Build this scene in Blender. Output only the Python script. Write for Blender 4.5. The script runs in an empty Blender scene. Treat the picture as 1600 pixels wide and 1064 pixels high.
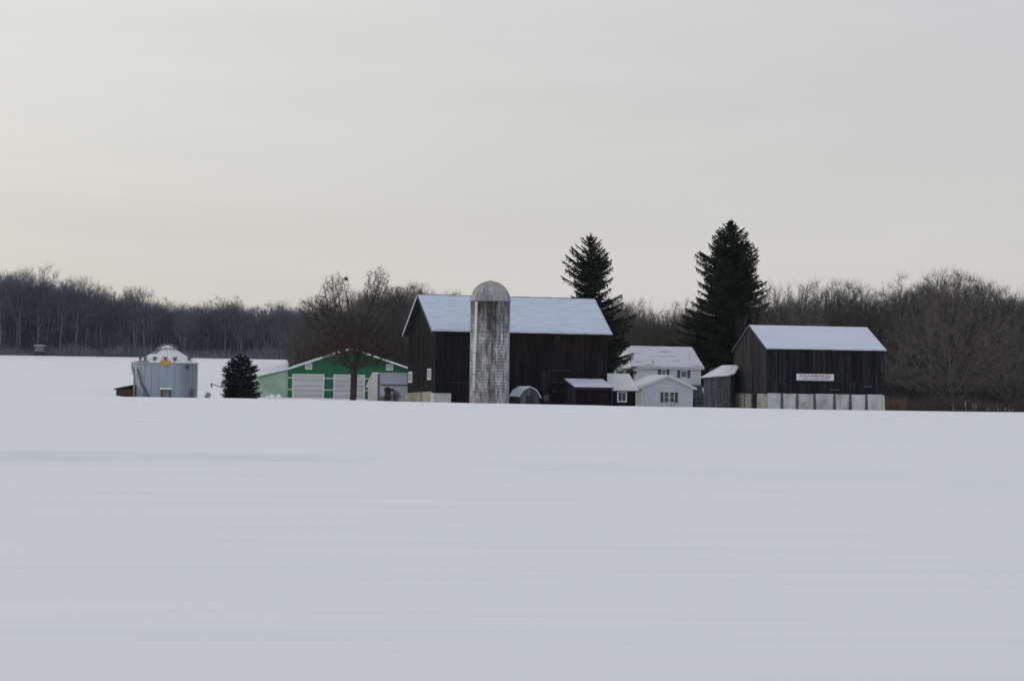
import bpy, bmesh, math, random
import numpy as np
from mathutils import Vector, Matrix, kdtree
from mathutils import noise as mnoise

random.seed(7); RNG = np.random.default_rng(7)
S = bpy.context.scene
COL = S.collection
R = math.radians

# ------------------------------------------------------------ camera
cam_d = bpy.data.cameras.new('camera'); cam = bpy.data.objects.new('camera', cam_d); COL.objects.link(cam)
S.camera = cam
cam_d.sensor_width = 36; cam_d.lens = 36 * 3745 / 1600; cam_d.clip_start = 0.5; cam_d.clip_end = 6000
EYE = Vector((0, 0, 2.4))
_p = math.atan(73 / 3745); _r = R(0.75)
_F = Vector((0, math.cos(_p), math.sin(_p))); _U = Vector((0, -math.sin(_p), math.cos(_p))); _X = Vector((1, 0, 0))
_R2 = _X * math.cos(_r) + _U * math.sin(_r); _U2 = _U * math.cos(_r) - _X * math.sin(_r)
M = Matrix((( _R2.x, _U2.x, -_F.x, EYE.x), (_R2.y, _U2.y, -_F.y, EYE.y), (_R2.z, _U2.z, -_F.z, EYE.z), (0, 0, 0, 1)))
cam.matrix_world = M

# ------------------------------------------------------------ sky and sun
SUN_DIR = Vector((-0.74, 0.64, 0.22)).normalized()        # towards the sun, low on the left behind thin cloud
w = bpy.data.worlds.new('World'); S.world = w; w.use_nodes = True
nt = w.node_tree; nt.nodes.clear()
def wn(t, **k):
    n = nt.nodes.new(t)
    for a, b in k.items(): setattr(n, a, b)
    return n
def L(a, b): nt.links.new(a, b)
tc = wn('ShaderNodeTexCoord')
sky = wn('ShaderNodeTexSky', sky_type='NISHITA', sun_disc=False)
sky.sun_elevation = math.asin(SUN_DIR.z); sky.sun_rotation = math.atan2(SUN_DIR.x, SUN_DIR.y)
bg1 = wn('ShaderNodeBackground'); bg1.inputs[1].default_value = 0.12
L(sky.outputs[0], bg1.inputs[0])
# overcast cloud sheet: grey, slightly warmer and brighter towards the sun, with faint level streaks
mp = wn('ShaderNodeMapping'); mp.inputs['Scale'].default_value = (1.7, 1.7, 13); L(tc.outputs['Generated'], mp.inputs[0])
n1 = wn('ShaderNodeTexNoise'); n1.inputs['Scale'].default_value = 2.2; n1.inputs['Detail'].default_value = 6; n1.inputs['Roughness'].default_value = .5
n1.inputs['Distortion'].default_value = .5; L(mp.outputs[0], n1.inputs['Vector'])
dot = wn('ShaderNodeVectorMath', operation='DOT_PRODUCT'); L(tc.outputs['Generated'], dot.inputs[0]); dot.inputs[1].default_value = (-0.80, 0.60, 0.0)
rr = wn('ShaderNodeMapRange'); rr.inputs[1].default_value = -1; rr.inputs[2].default_value = 1; L(dot.outputs['Value'], rr.inputs[0])
cr = wn('ShaderNodeValToRGB')
cr.color_ramp.elements[0].position = 0.3; cr.color_ramp.elements[0].color = (0.57, 0.585, 0.63, 1)
cr.color_ramp.elements[1].position = 1.0; cr.color_ramp.elements[1].color = (0.80, 0.775, 0.70, 1)
for pos, colr in ((.72, (0.612, 0.600, 0.612)), (.80, (.672, .656, .652)), (.87, (.745, .730, .712))):
    e = cr.color_ramp.elements.new(pos); e.color = (*colr, 1)
L(rr.outputs[0], cr.inputs[0])
cs = wn('ShaderNodeMapRange'); cs.inputs[1].default_value = .3; cs.inputs[2].default_value = .7; cs.inputs[3].default_value = 0.955; cs.inputs[4].default_value = 1.035
L(n1.outputs[0], cs.inputs[0])
sxz = wn('ShaderNodeSeparateXYZ'); L(tc.outputs['Generated'], sxz.inputs[0])
# towards the horizon the cloud thickens and evens out
cr2 = wn('ShaderNodeValToRGB')
cr2.color_ramp.elements[0].position = 0.3; cr2.color_ramp.elements[0].color = (0.57, 0.585, 0.63, 1)
cr2.color_ramp.elements[1].position = 1.0; cr2.color_ramp.elements[1].color = (0.66, 0.64, 0.59, 1)
for pos, colr in ((.72, (0.618, 0.608, 0.606)), (.80, (.585, .578, .578)), (.87, (.565, .556, .54))):
    e = cr2.color_ramp.elements.new(pos); e.color = (*colr, 1)
L(rr.outputs[0], cr2.inputs[0])
el = wn('ShaderNodeMapRange'); el.interpolation_type = 'SMOOTHSTEP'; el.inputs[1].default_value = 0; el.inputs[2].default_value = .17; L(sxz.outputs['Z'], el.inputs[0])
mc = wn('ShaderNodeMix', data_type='RGBA'); L(el.outputs[0], mc.inputs[0]); L(cr2.outputs[0], mc.inputs[6]); L(cr.outputs[0], mc.inputs[7])
mul = wn('ShaderNodeVectorMath', operation='SCALE'); L(mc.outputs[2], mul.inputs[0]); L(cs.outputs[0], mul.inputs['Scale'])
bg2 = wn('ShaderNodeBackground'); L(mul.outputs[0], bg2.inputs[0]); bg2.inputs[1].default_value = 1.035
mx = wn('ShaderNodeMixShader'); mx.inputs[0].default_value = 0.90
L(bg1.outputs[0], mx.inputs[1]); L(bg2.outputs[0], mx.inputs[2])
out = wn('ShaderNodeOutputWorld'); L(mx.outputs[0], out.inputs[0])

sd = bpy.data.lights.new('sun', 'SUN'); sd.energy = 0.5; sd.angle = R(20); sd.color = (1.0, 0.86, 0.66)
sun = bpy.data.objects.new('sun', sd); COL.objects.link(sun)
sun.rotation_euler = SUN_DIR.to_track_quat('Z', 'Y').to_euler()

S.view_settings.view_transform = 'Standard'; S.view_settings.look = 'None'
S.view_settings.exposure = 0.0; S.view_settings.gamma = 1.0; S.view_settings.use_curve_mapping = False
S.render.engine = 'CYCLES'
S.cycles.max_bounces = 6; S.cycles.diffuse_bounces = 3; S.cycles.glossy_bounces = 2; S.cycles.volume_bounces = 0
S.cycles.use_denoising = True

# ------------------------------------------------------------ object helpers
def tag(o, label=None, cat=None, group=None, kind=None):
    if label: o['label'] = label
    if cat: o['category'] = cat
    if group: o['group'] = group
    if kind: o['kind'] = kind
    return o
def empty(name, loc, yaw=0, label=None, cat=None, group=None):
    o = bpy.data.objects.new(name, None); COL.objects.link(o)
    o.location = loc; o.rotation_euler = (0, 0, R(yaw)); o.empty_display_size = .3
    return tag(o, label, cat, group)
def link(name, me, parent=None, loc=(0, 0, 0), rotz=0, kind=None, label=None):
    o = bpy.data.objects.new(name, me); COL.objects.link(o)
    o.location = loc; o.rotation_euler = (0, 0, R(rotz)); o.parent = parent
    if kind: o['kind'] = kind
    if label: o['label'] = label
    return o
class MB:
    def __init__(s): s.v = []; s.f = []
    def quad(s, *p): s.poly(p)
    def poly(s, p):
        n = len(s.v); s.v += [tuple(q) for q in p]; s.f.append(tuple(range(n, n + len(p))))
    def hexa(s, c):                      # 8 corners: bottom 4, top 4
        n = len(s.v); s.v += [tuple(q) for q in c]
        for f in ((3,2,1,0),(4,5,6,7),(0,1,5,4),(1,2,6,5),(2,3,7,6),(3,0,4,7)): s.f.append(tuple(n + i for i in f))
    def box(s, x0, x1, y0, y1, z0, z1):
        s.hexa([(x0,y0,z0),(x1,y0,z0),(x1,y1,z0),(x0,y1,z0),(x0,y0,z1),(x1,y0,z1),(x1,y1,z1),(x0,y1,z1)])
    def prism(s, prof, a0, a1, axis):    # profile extruded: axis 'x' -> prof in (y,z); axis 'y' -> prof in (x,z)
        g = (lambda p, a: (a, p[0], p[1])) if axis == 'x' else (lambda p, a: (p[0], a, p[1]))
        n = len(s.v); k = len(prof)
        s.v += [g(p, a0) for p in prof] + [g(p, a1) for p in prof]
        s.f.append(tuple(range(n, n + k))); s.f.append(tuple(range(n + 2*k - 1, n + k - 1, -1)))
        for i in range(k): j = (i + 1) % k; s.f.append((n+i, n+k+i, n+k+j, n+j))
    def slab(s, a, b, c, d, t):          # top quad a b c d, thickness t below along the normal
        a, b, c, d = map(Vector, (a, b, c, d)); nn = (b - a).cross(d - a).normalized()
        if nn.z < 0: nn = -nn
        k = nn * -t
        s.hexa([a + k, b + k, c + k, d + k, a, b, c, d])
    def bar(s, p, q, w, h=None):         # square bar between two points
        p, q = Vector(p), Vector(q); h = h or w; d = (q - p).normalized()
        a = d.cross(Vector((0,0,1)));
        if a.length < 1e-3: a = Vector((1,0,0))
        a.normalize(); b = d.cross(a).normalized()
        s.hexa([p + a*x*w/2 + b*y*h/2 for x, y in ((-1,-1),(1,-1),(1,1),(-1,1))] + [q + a*x*w/2 + b*y*h/2 for x, y in ((-1,-1),(1,-1),(1,1),(-1,1))])
    def tube(s, pts, r, k=8, r2=None, cap=True):
        pts = [Vector(p) for p in pts]; n0 = len(s.v); m = len(pts)
        for i, p in enumerate(pts):
            d = (pts[min(i+1, m-1)] - pts[max(i-1, 0)]).normalized()
            a = d.cross(Vector((0,0,1)))
            if a.length < .05: a = d.cross(Vector((1,0,0)))
            a.normalize(); b = d.cross(a).normalized(); rr = r if r2 is None else r + (r2 - r) * i / (m - 1)
            for j in range(k):
                t = 2 * math.pi * j / k; s.v.append(tuple(p + a * math.cos(t) * rr + b * math.sin(t) * rr))
        for i in range(m - 1):
            for j in range(k):
                j2 = (j + 1) % k; s.f.append((n0+i*k+j, n0+i*k+j2, n0+(i+1)*k+j2, n0+(i+1)*k+j))
        if cap:
            s.f.append(tuple(n0 + j for j in range(k))[::-1]); s.f.append(tuple(n0 + (m-1)*k + j for j in range(k)))
    def build(s, name, mat, parent=None, loc=(0,0,0), rotz=0, kind=None, label=None, smooth=False, fix=True):
        me = s.mesh(name, mat, smooth, fix)
        return link(name, me, parent, loc, rotz, kind, label)
    def mesh(s, name, mat, smooth=False, fix=True):
        me = bpy.data.meshes.new(name); me.from_pydata(s.v, [], s.f); me.materials.append(mat)
        if fix and len(s.f) < 60000:
            bm = bmesh.new(); bm.from_mesh(me); bmesh.ops.recalc_face_normals(bm, faces=bm.faces); bm.to_mesh(me); bm.free()
        if smooth: me.polygons.foreach_set('use_smooth', [True] * len(me.polygons))
        me.update(); return me
def np_mesh(name, V, F, mat, smooth=False):
    """V (n,3), F list of (m,k) arrays"""
    me = bpy.data.meshes.new(name)
    tot = sum(f.shape[0] for f in F); loops = np.concatenate([f.ravel() for f in F]).astype(np.int32)
    sizes = np.concatenate([np.full(f.shape[0], f.shape[1], np.int32) for f in F])
    starts = np.concatenate([[0], np.cumsum(sizes)[:-1]]).astype(np.int32)
    me.vertices.add(len(V)); me.vertices.foreach_set('co', V.astype(np.float32).ravel())
    me.loops.add(len(loops)); me.loops.foreach_set('vertex_index', loops)
    me.polygons.add(tot); me.polygons.foreach_set('loop_start', starts)
    if smooth: me.polygons.foreach_set('use_smooth', np.ones(tot, bool))
    me.materials.append(mat); me.update(calc_edges=True); me.validate(); return me

# ------------------------------------------------------------ materials
def mat(name, stops, scale=(1, 1, 1), nscale=1.0, detail=4, rough=.8, island=0.0, objrand=0.0, bump=0, bscale=None, metallic=0, spec=None, coord='Object', lo=.3, hi=.7):
    """noise driven colour ramp between the stops; island / objrand: brightness spread per loose piece / per object"""
    m = bpy.data.materials.new(name); m.use_nodes = True; t = m.node_tree; b = t.nodes['Principled BSDF']
    def N(k): return t.nodes.new(k)
    c = N('ShaderNodeTexCoord'); mpn = N('ShaderNodeMapping'); mpn.inputs['Scale'].default_value = scale
    t.links.new(c.outputs[coord], mpn.inputs[0])
    n = N('ShaderNodeTexNoise'); n.inputs['Scale'].default_value = nscale; n.inputs['Detail'].default_value = detail; n.inputs['Roughness'].default_value = .6
    t.links.new(mpn.outputs[0], n.inputs['Vector'])
    r = N('ShaderNodeValToRGB'); E = r.color_ramp.elements
    for i, cc in enumerate(stops):
        pos = lo + (hi - lo) * i / max(1, len(stops) - 1)
        el = E[i] if i < 2 and i < len(E) else E.new(pos)
        el.position = pos; el.color = (*cc, 1)
    if len(stops) == 1: E[1].color = (*stops[0], 1)
    t.links.new(n.outputs[0], r.inputs[0]); col = r.outputs[0]
    for amt, src in ((island, 'isl'), (objrand, 'obj')):
        if amt:
            g = N('ShaderNodeNewGeometry').outputs['Random Per Island'] if src == 'isl' else N('ShaderNodeObjectInfo').outputs['Random']
            q = N('ShaderNodeMapRange'); q.inputs[3].default_value = 1 - amt; q.inputs[4].default_value = 1 + amt; t.links.new(g, q.inputs[0])
            s = N('ShaderNodeVectorMath'); s.operation = 'SCALE'; t.links.new(col, s.inputs[0]); t.links.new(q.outputs[0], s.inputs['Scale']); col = s.outputs[0]
    t.links.new(col, b.inputs['Base Color'])
    b.inputs['Roughness'].default_value = rough; b.inputs['Metallic'].default_value = metallic
    if spec is not None: b.inputs['Specular IOR Level'].default_value = spec
    if bump:
        n2 = N('ShaderNodeTexNoise'); n2.inputs['Scale'].default_value = bscale or nscale * 3; n2.inputs['Detail'].default_value = 4
        t.links.new(mpn.outputs[0], n2.inputs['Vector'])
        bp = N('ShaderNodeBump'); bp.inputs['Strength'].default_value = bump; bp.inputs['Distance'].default_value = .1
        t.links.new(n2.outputs[0], bp.inputs['Height']); t.links.new(bp.outputs[0], b.inputs['Normal'])
    m['_col'] = 0
    return m
MT = {}
MT['barn_black'] = mat('weathered black barn boards', [(.006,.0055,.0065), (.011,.0095,.0115), (.023,.020,.023)], (3, 3, .35), 1.0, 6, .85, island=.35, spec=.15)
MT['barn_rust'] = mat('black barn boards with bare brown wood', [(.010,.008,.009), (.016,.012,.012), (.055,.028,.015)], (2.5, 2.5, .3), 1.3, 6, .9, island=.4, spec=.15, lo=.38, hi=.72)
MT['barn_grey'] = mat('weathered grey barn boards', [(.022,.023,.025), (.034,.035,.038), (.060,.058,.058)], (3, 3, .3), 1.0, 6, .9, island=.35, spec=.15)
MT['barn_charcoal'] = mat('charcoal weathered boards', [(.009,.009,.012), (.015,.015,.018), (.038,.038,.041)], (3, 3, .25), 1.0, 6, .9, island=.45, spec=.15)
MT['shed_grey'] = mat('silver grey weathered boards', [(.060,.064,.070), (.09,.094,.10), (.14,.14,.145)], (3, 3, .3), 1.0, 6, .9, island=.25, spec=.2)
MT['dark_inside'] = mat('dark shed inside', [(.012,.011,.012), (.02,.018,.02)], rough=.9, spec=.1)
MT['dark_wood'] = mat('dark trim wood', [(.02,.019,.022), (.035,.033,.036)], (2,2,2), 2, rough=.85)
MT['concrete'] = mat('old whitewashed concrete', [(.30,.30,.28), (.52,.52,.51), (.62,.62,.61)], (1,1,.5), 1.1, 8, .9, objrand=.08, bump=.3, bscale=8)
MT['tan_stone'] = mat('tan limewashed foundation', [(.20,.18,.14), (.40,.38,.31), (.52,.50,.43)], (1,1,.45), 1.6, 8, .9, objrand=.12, bump=.4, bscale=8)
MT['white_paint'] = mat('white paint', [(.60,.64,.68), (.70,.74,.78)], (1,1,1), 1.5, 4, .6, objrand=.03)
MT['trim_white'] = mat('white trim', [(.72,.73,.73), (.8,.8,.8)], rough=.5)
MT['pane'] = mat('dark window glass', [(.02,.025,.03), (.05,.055,.065)], (.6,.6,.6), 2, rough=.15, spec=.5)
MT['pane_pale'] = mat('window glass with pale blind', [(.22,.23,.25), (.35,.36,.38)], (.6,.6,.6), 2, rough=.25, spec=.5)
MT['pane_mid'] = mat('window glass with grey curtain', [(.07,.08,.09), (.14,.15,.16)], (.6,.6,.6), 2, rough=.2, spec=.5)
MT['shutter'] = mat('dark slate shutters', [(.03,.035,.045), (.045,.05,.06)], rough=.6)
MT['siding'] = mat('white house siding', [(.57,.61,.66), (.67,.71,.75)], (.4,.4,2), 1, 5, .6)
MT['green'] = mat('dark green steel', [(.010,.125,.046), (.018,.165,.066)], (2,2,.3), .8, 4, .55, spec=.3)
MT['green_light'] = mat('faded light green steel', [(.28,.42,.32), (.42,.54,.42), (.50,.60,.48)], (.5,.5,.3), .7, 5, .5)
MT['door_panel'] = mat('off white garage door', [(.55,.545,.54), (.62,.615,.61)], (1,1,1), 1, 4, .5, objrand=.05)
MT['galv'] = mat('galvanised bin steel', [(.25,.31,.38), (.32,.38,.44), (.37,.43,.48)], (.4,.4,.25), 1.2, 5, .45, metallic=.3)
MT['steel_bright'] = mat('bright galvanised steel', [(.26,.28,.30), (.42,.43,.44)], (1,1,1), 2, 4, .5, metallic=.4)
MT['steel_dark'] = mat('dull dark steel', [(.10,.12,.14), (.16,.18,.20)], (1,1,1), 2, 4, .5, metallic=.3)
MT['dome'] = mat('weathered galvanised dome', [(.18,.175,.19), (.30,.295,.31), (.42,.42,.44)], (1,1,.4), 1.3, 6, .5, objrand=.22, metallic=.3)
MT['pipe'] = mat('white pvc pipe', [(.62,.64,.66), (.75,.76,.77)], (1,1,.3), 1, 4, .5)
MT['hoop'] = mat('rusty silo hoop', [(.07,.065,.06), (.12,.11,.10)], (1,1,1), 3, 4, .7, metallic=.3)
MT['orange'] = mat('orange enamel', [(.50,.20,.03), (.60,.26,.04)], rough=.5)
MT['orange_lite'] = mat('pale yellow enamel', [(.75,.50,.18), (.8,.6,.25)], rough=.5)
MT['brown_wood'] = mat('reddish brown boards', [(.07,.035,.018), (.13,.065,.035)], (2,2,2), 1.5, 5, .9, island=.25)
MT['rust_pole'] = mat('rusty orange pipe', [(.20,.12,.07), (.30,.18,.10)], rough=.7)
MT['bark'] = mat('grey brown bark', [(.075,.069,.066), (.11,.102,.098), (.15,.14,.133)], (2,2,.4), 3, 5, .95, objrand=.2, island=.2, spec=.05)
MT['bark_far'] = mat('bark with haze tint', [(.10,.106,.124), (.125,.133,.155), (.15,.158,.18)], (2,2,.4), 3, 5, .95, objrand=.15, island=.2, spec=.05)  # blue of the distant haze is put into this bark colour
MT['bark_warm'] = mat('warm brown twigs', [(.10,.088,.078), (.15,.134,.12), (.22,.20,.18)], (2,2,.4), 3, 5, .95, objrand=.15, island=.3, spec=.1)
MT['bark_oak'] = mat('dark brown oak bark', [(.035,.028,.026), (.06,.05,.046), (.10,.086,.08)], (2,2,.4), 3, 5, .95, spec=.1)
MT['oak_leaf'] = mat('dead russet oak leaves', [(.07,.034,.026), (.12,.055,.042)], (1,1,1), 1.5, 3, .9, island=.35, spec=.1)
MT['brush'] = mat('twiggy undergrowth', [(.075,.069,.066), (.12,.112,.108)], (1,1,1), .3, 4, .95, island=.35, spec=.05)
MT['brush_haze'] = mat('undergrowth with haze tint', [(.16,.172,.195), (.23,.243,.27)], (1,1,1), .3, 4, .95, island=.3, spec=.05)  # haze put into the colour, with some snow dusting on the twigs
MT['red_brush'] = mat('reddish brown brush', [(.10,.07,.055), (.16,.115,.09)], (1,1,1), .5, 4, .95, island=.3, spec=.1)
MT['needle'] = mat('dark spruce needles', [(.020,.025,.022), (.032,.037,.033), (.052,.057,.050)], (1,1,1), .8, 4, .8, island=.35, spec=.15)
MT['needle_blue'] = mat('blue green spruce needles', [(.014,.020,.019), (.022,.030,.028), (.036,.046,.042)], (1,1,1), .8, 4, .8, island=.35, spec=.15)
MT['tan_weed'] = mat('dry tan weed stalks', [(.25,.21,.16), (.38,.33,.26)], rough=.9)
MT['sign_white'] = mat('sign board white', [(.62,.65,.68), (.74,.76,.78)], (1,1,1), 1.2, 5, .5)
MT['sign_red'] = mat('faded sign red', [(.26,.05,.07), (.36,.10,.12)], (1,1,1), 2, 4, .6)
MT['sign_blue'] = mat('faded sign navy', [(.05,.07,.16), (.08,.10,.2)], rough=.6)
MT['side_grey'] = mat('pale grey side sheet', [(.34,.37,.40), (.42,.45,.48)], (1,1,.5), 1.5, 4, .6)  # grey for the side panels, darker than the white front
MT['hide'] = mat('black painted iron', [(.02,.02,.024), (.035,.035,.04)], rough=.6)
MT['tan_wood'] = mat('pale grey tan wood', [(.16,.15,.13), (.26,.24,.21)], (2,2,.5), 2, 4, .9)

def snow_material(name, base, dirt=None, scale=(1,1,1), nscale=.5, lo=.5, hi=.62, bump=.15, coord='Object', courses=0):
    m = bpy.data.materials.new(name); m.use_nodes = True; t = m.node_tree; b = t.nodes['Principled BSDF']
    c = t.nodes.new('ShaderNodeTexCoord'); mp_ = t.nodes.new('ShaderNodeMapping'); mp_.inputs['Scale'].default_value = scale
    t.links.new(c.outputs[coord], mp_.inputs[0])
    n = t.nodes.new('ShaderNodeTexNoise'); n.inputs['Scale'].default_value = nscale; n.inputs['Detail'].default_value = 7; n.inputs['Roughness'].default_value = .6
    t.links.new(mp_.outputs[0], n.inputs[0])
    mr = t.nodes.new('ShaderNodeMapRange'); mr.inputs[1].default_value = lo; mr.inputs[2].default_value = hi; t.links.new(n.outputs[0], mr.inputs[0])
    mixc = t.nodes.new('ShaderNodeMix'); mixc.data_type = 'RGBA'
    mixc.inputs[6].default_value = (*base, 1); mixc.inputs[7].default_value = (*(dirt or [x * .96 for x in base]), 1)
    t.links.new(mr.outputs[0], mixc.inputs[0]); t.links.new(mixc.outputs[2], b.inputs['Base Color'])
    b.inputs['Roughness'].default_value = .65; b.inputs['Specular IOR Level'].default_value = .25
    n2 = t.nodes.new('ShaderNodeTexNoise'); n2.inputs['Scale'].default_value = nscale * 4; n2.inputs['Detail'].default_value = 6; t.links.new(mp_.outputs[0], n2.inputs[0])
    bp = t.nodes.new('ShaderNodeBump'); bp.inputs['Strength'].default_value = bump; bp.inputs['Distance'].default_value = .15
    t.links.new(n2.outputs[0], bp.inputs['Height']); t.links.new(bp.outputs[0], b.inputs['Normal'])
    return m
MT['snow_field'] = snow_material('field snow', (.85,.885,.945), (.81,.85,.92), (.05,.7,.5), 1.0, .45, .66, .12)
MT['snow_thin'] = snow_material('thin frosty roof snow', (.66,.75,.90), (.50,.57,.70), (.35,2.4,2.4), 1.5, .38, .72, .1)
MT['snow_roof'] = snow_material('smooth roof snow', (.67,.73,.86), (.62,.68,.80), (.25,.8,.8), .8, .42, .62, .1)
MT['snow_white'] = snow_material('fresh white snow', (.80,.82,.86), None, (1,1,1), 1.0)
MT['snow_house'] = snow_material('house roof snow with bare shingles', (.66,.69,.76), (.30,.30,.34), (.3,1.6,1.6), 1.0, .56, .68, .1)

# ------------------------------------------------------------ terrain
def sstep(a, b, x):
    t = np.clip((x - a) / (b - a), 0, 1); return t * t * (3 - 2 * t)
def ground_np(X, Y):
    crest = np.interp(X, [-60, -38, -24, -10, 0, 25, 50, 90], [.95, .98, .945, .86, .775, .61, .59, .6])
    z = crest * sstep(20, 225, Y)
    dip = np.interp(X, [-49, -44.5, -42, 60], [0, .22, .62, .75])
    z = z - dip * sstep(232, 250, Y)
    rise = np.interp(X, [-140, -60, -25, 5, 30, 120], [7.0, 6.85, 6.6, 4.2, 1.5, 1.2])
    z = z + rise * (0.5 * sstep(285, 520, Y) + 0.5 * np.clip((Y - 275) / 245, 0, 1)) 
    left = sstep(-38, -55, X); z = z + left * .35 * np.clip((Y - 230) / 60, 0, 1) * (1 - sstep(300, 520, Y))
    z = z + 9 * sstep(560, 1500, Y)
    return z
def ground(x, y): return float(ground_np(np.array([x], float), np.array([y], float))[0])
def build_ground():
    xs = np.unique(np.concatenate([-np.geomspace(90, 2500, 26), np.linspace(-90, 90, 301), np.geomspace(90, 2500, 26)]))
    ys = np.unique(np.concatenate([np.linspace(-400, 8, 12), np.arange(8, 100, .33), np.arange(100, 330, .8), np.arange(330, 640, 4), np.geomspace(640, 3500, 20)]))
    X, Y = np.meshgrid(xs, ys); Z = ground_np(X, Y)
    fade = np.clip((640 - Y) / 200, 0, 1) * np.clip((260 - np.abs(X)) / 100, 0, 1)
    # wind ripples, drawn out sideways, and soft undulation
    nz = np.zeros_like(Z); rng = np.random.default_rng(3)
    for k in range(26):
        wl = rng.uniform(1.6, 9); ang = rng.normal(0, .13); amp = .0038 * wl ** .8
        ph = rng.uniform(0, 6.28); u = Y * math.cos(ang) + X * math.sin(ang)
        nz += amp * np.sin(2 * np.pi * u / wl + ph + 1.3 * np.sin(X / rng.uniform(9, 26) + ph)) * (0.5 + .5 * np.sin(X / rng.uniform(10, 30) + Y / rng.uniform(12, 40) + ph * 2))
    Z += nz * fade * (.45 + .55 * sstep(40, 110, Y))
    Z += .10 * np.sin(X / 19 + Y / 31) * np.sin(Y / 23 - X / 47) * fade * sstep(240, 150, Y)
    # an old track across the near field and two further back on the rising field
    c = np.interp(X, [-60, -14.5, -5.7, 12.4, 40], [66, 68.2, 71.6, 57.7, 40]) + .25 * np.sin(X / 5)
    Z += .24 * np.clip((Y - c) / .8, 0, 1) * np.exp(-np.clip(Y - c - .8, 0, 50) / 7) - .05 * np.exp(-((Y - c) / .5) ** 2)
    for off, a in ((0, .55), (2.6, .35)):
        c2 = 292 + off + (X + 40) * .22; Z -= a * np.exp(-((Y - c2) / 1.0) ** 2) * (X < -30)
        c3 = 365 + off * 2 - (X + 40) * .35 + 3 * np.sin(X / 7); Z -= a * 1.4 * np.exp(-((Y - c3) / 2.5) ** 2) * (X < -30)
    V = np.stack([X.ravel(), Y.ravel(), Z.ravel()], 1); ny, nx = X.shape
    i = np.arange(ny - 1)[:, None] * nx + np.arange(nx - 1)[None, :]
    F = np.stack([i, i + 1, i + nx + 1, i + nx], -1).reshape(-1, 4)
    o = link('snowy_ground', np_mesh('snowy_ground', V, [F], MT['snow_field'], True))
    tag(o, kind='structure')
build_ground()

# ------------------------------------------------------------ parts of buildings
def snow_cover(a, b, c, d, t, nx=40, ny=10, seed=0, edge=.35, vary=.35):
    """blanket of snow lying on the roof plane a b c d (a-b eave, d-c ridge), thin and rounded at its edges"""
    a, b, c, d = map(Vector, (a, b, c, d)); mb = MB(); top = []; bot = []
    nn = (b - a).cross(d - a).normalized()
    if nn.z < 0: nn = -nn
    for j in range(ny + 1):
        for i in range(nx + 1):
            u, v = i / nx, j / ny
            p = (a.lerp(b, u)).lerp(d.lerp(c, u), v)
            if j == 0: p = p + (d - a).normalized() * .10 * abs(mnoise.noise(Vector((u * (b - a).length * .9, seed, 3.1))))
            ex = min(min(u, 1 - u) * (b - a).length, min(v, 1 - v) * (d - a).length * 1.5)
            k = min(1, .55 + ex / .35 * .45) * (1 + vary * mnoise.noise(Vector((p.x * .5 + seed, p.y * .7, p.z * .9))))
            top.append(p + nn * (t * k + .012)); bot.append(p + nn * .012)
    n = len(top); mb.v = [tuple(p) for p in top + bot]; W = nx + 1
    for j in range(ny):
        for i in range(nx):
            q = j * W + i; mb.f.append((q, q + 1, q + W + 1, q + W)); mb.f.append((n + q + W, n + q + W + 1, n + q + 1, n + q))
    for i in range(nx):
        mb.f.append((n + i, n + i + 1, i + 1, i)); q = ny * W + i; mb.f.append((q, q + 1, n + q + 1, n + q))
    for j in range(ny):
        q = j * W; mb.f.append((q, q + W, n + q + W, n + q)); q += nx; mb.f.append((n + q, n + q + W, q + W, q))
    return mb
def boards(fmap, a0, a1, zb, zt, w=.29, t=.03, gap=.02, skip=(), rag=.0, rng=random):
    """upright boards side by side; fmap(a, out, z) -> local point"""
    mb = MB(); a = a0; zb_ = zb if callable(zb) else (lambda x: zb); zt_ = zt if callable(zt) else (lambda x: zt)
    while a < a1 - .05:
        ww = min(w * rng.uniform(.8, 1.2), a1 - a); x0, x1 = a, a + ww - gap; xm = (x0 + x1) / 2
        o = t * rng.uniform(.5, 1.5); za = zb_(xm) - rng.uniform(0, rag)
        if not any(s0 < xm < s1 for s0, s1 in skip):
            mb.hexa([fmap(x0, .004, za), fmap(x1, .004, za), fmap(x1, o, za), fmap(x0, o, za), fmap(x0, .004, zt_(x0)), fmap(x1, .004, zt_(x1)), fmap(x1, o, zt_(x1)), fmap(x0, o, zt_(x0))])
        a += ww
    return mb
def laps(fmap, prof, z0, z1, h=.14, t=.02):
    """horizontal lap siding; prof(z) -> (a0, a1)"""
    mb = MB(); z = z0
    while z < z1 - .02:
        zz = min(z + h, z1); a0, a1 = prof(z + h / 2)
        if a1 - a0 > .05:
            mb.hexa([fmap(a0, .004, z), fmap(a1, .004, z), fmap(a1, t + .012, z), fmap(a0, t + .012, z), fmap(a0, .004, zz - .004), fmap(a1, .004, zz - .004), fmap(a1, t - .006, zz - .004), fmap(a0, t - .006, zz - .004)])
        z = zz
    return mb
def front(y0=0.0): return lambda a, o, z: (a, y0 - o, z)
def left(x0=0.0): return lambda a, o, z: (x0 - o, a, z)
def right(x0): return lambda a, o, z: (x0 + o, a, z)
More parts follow.
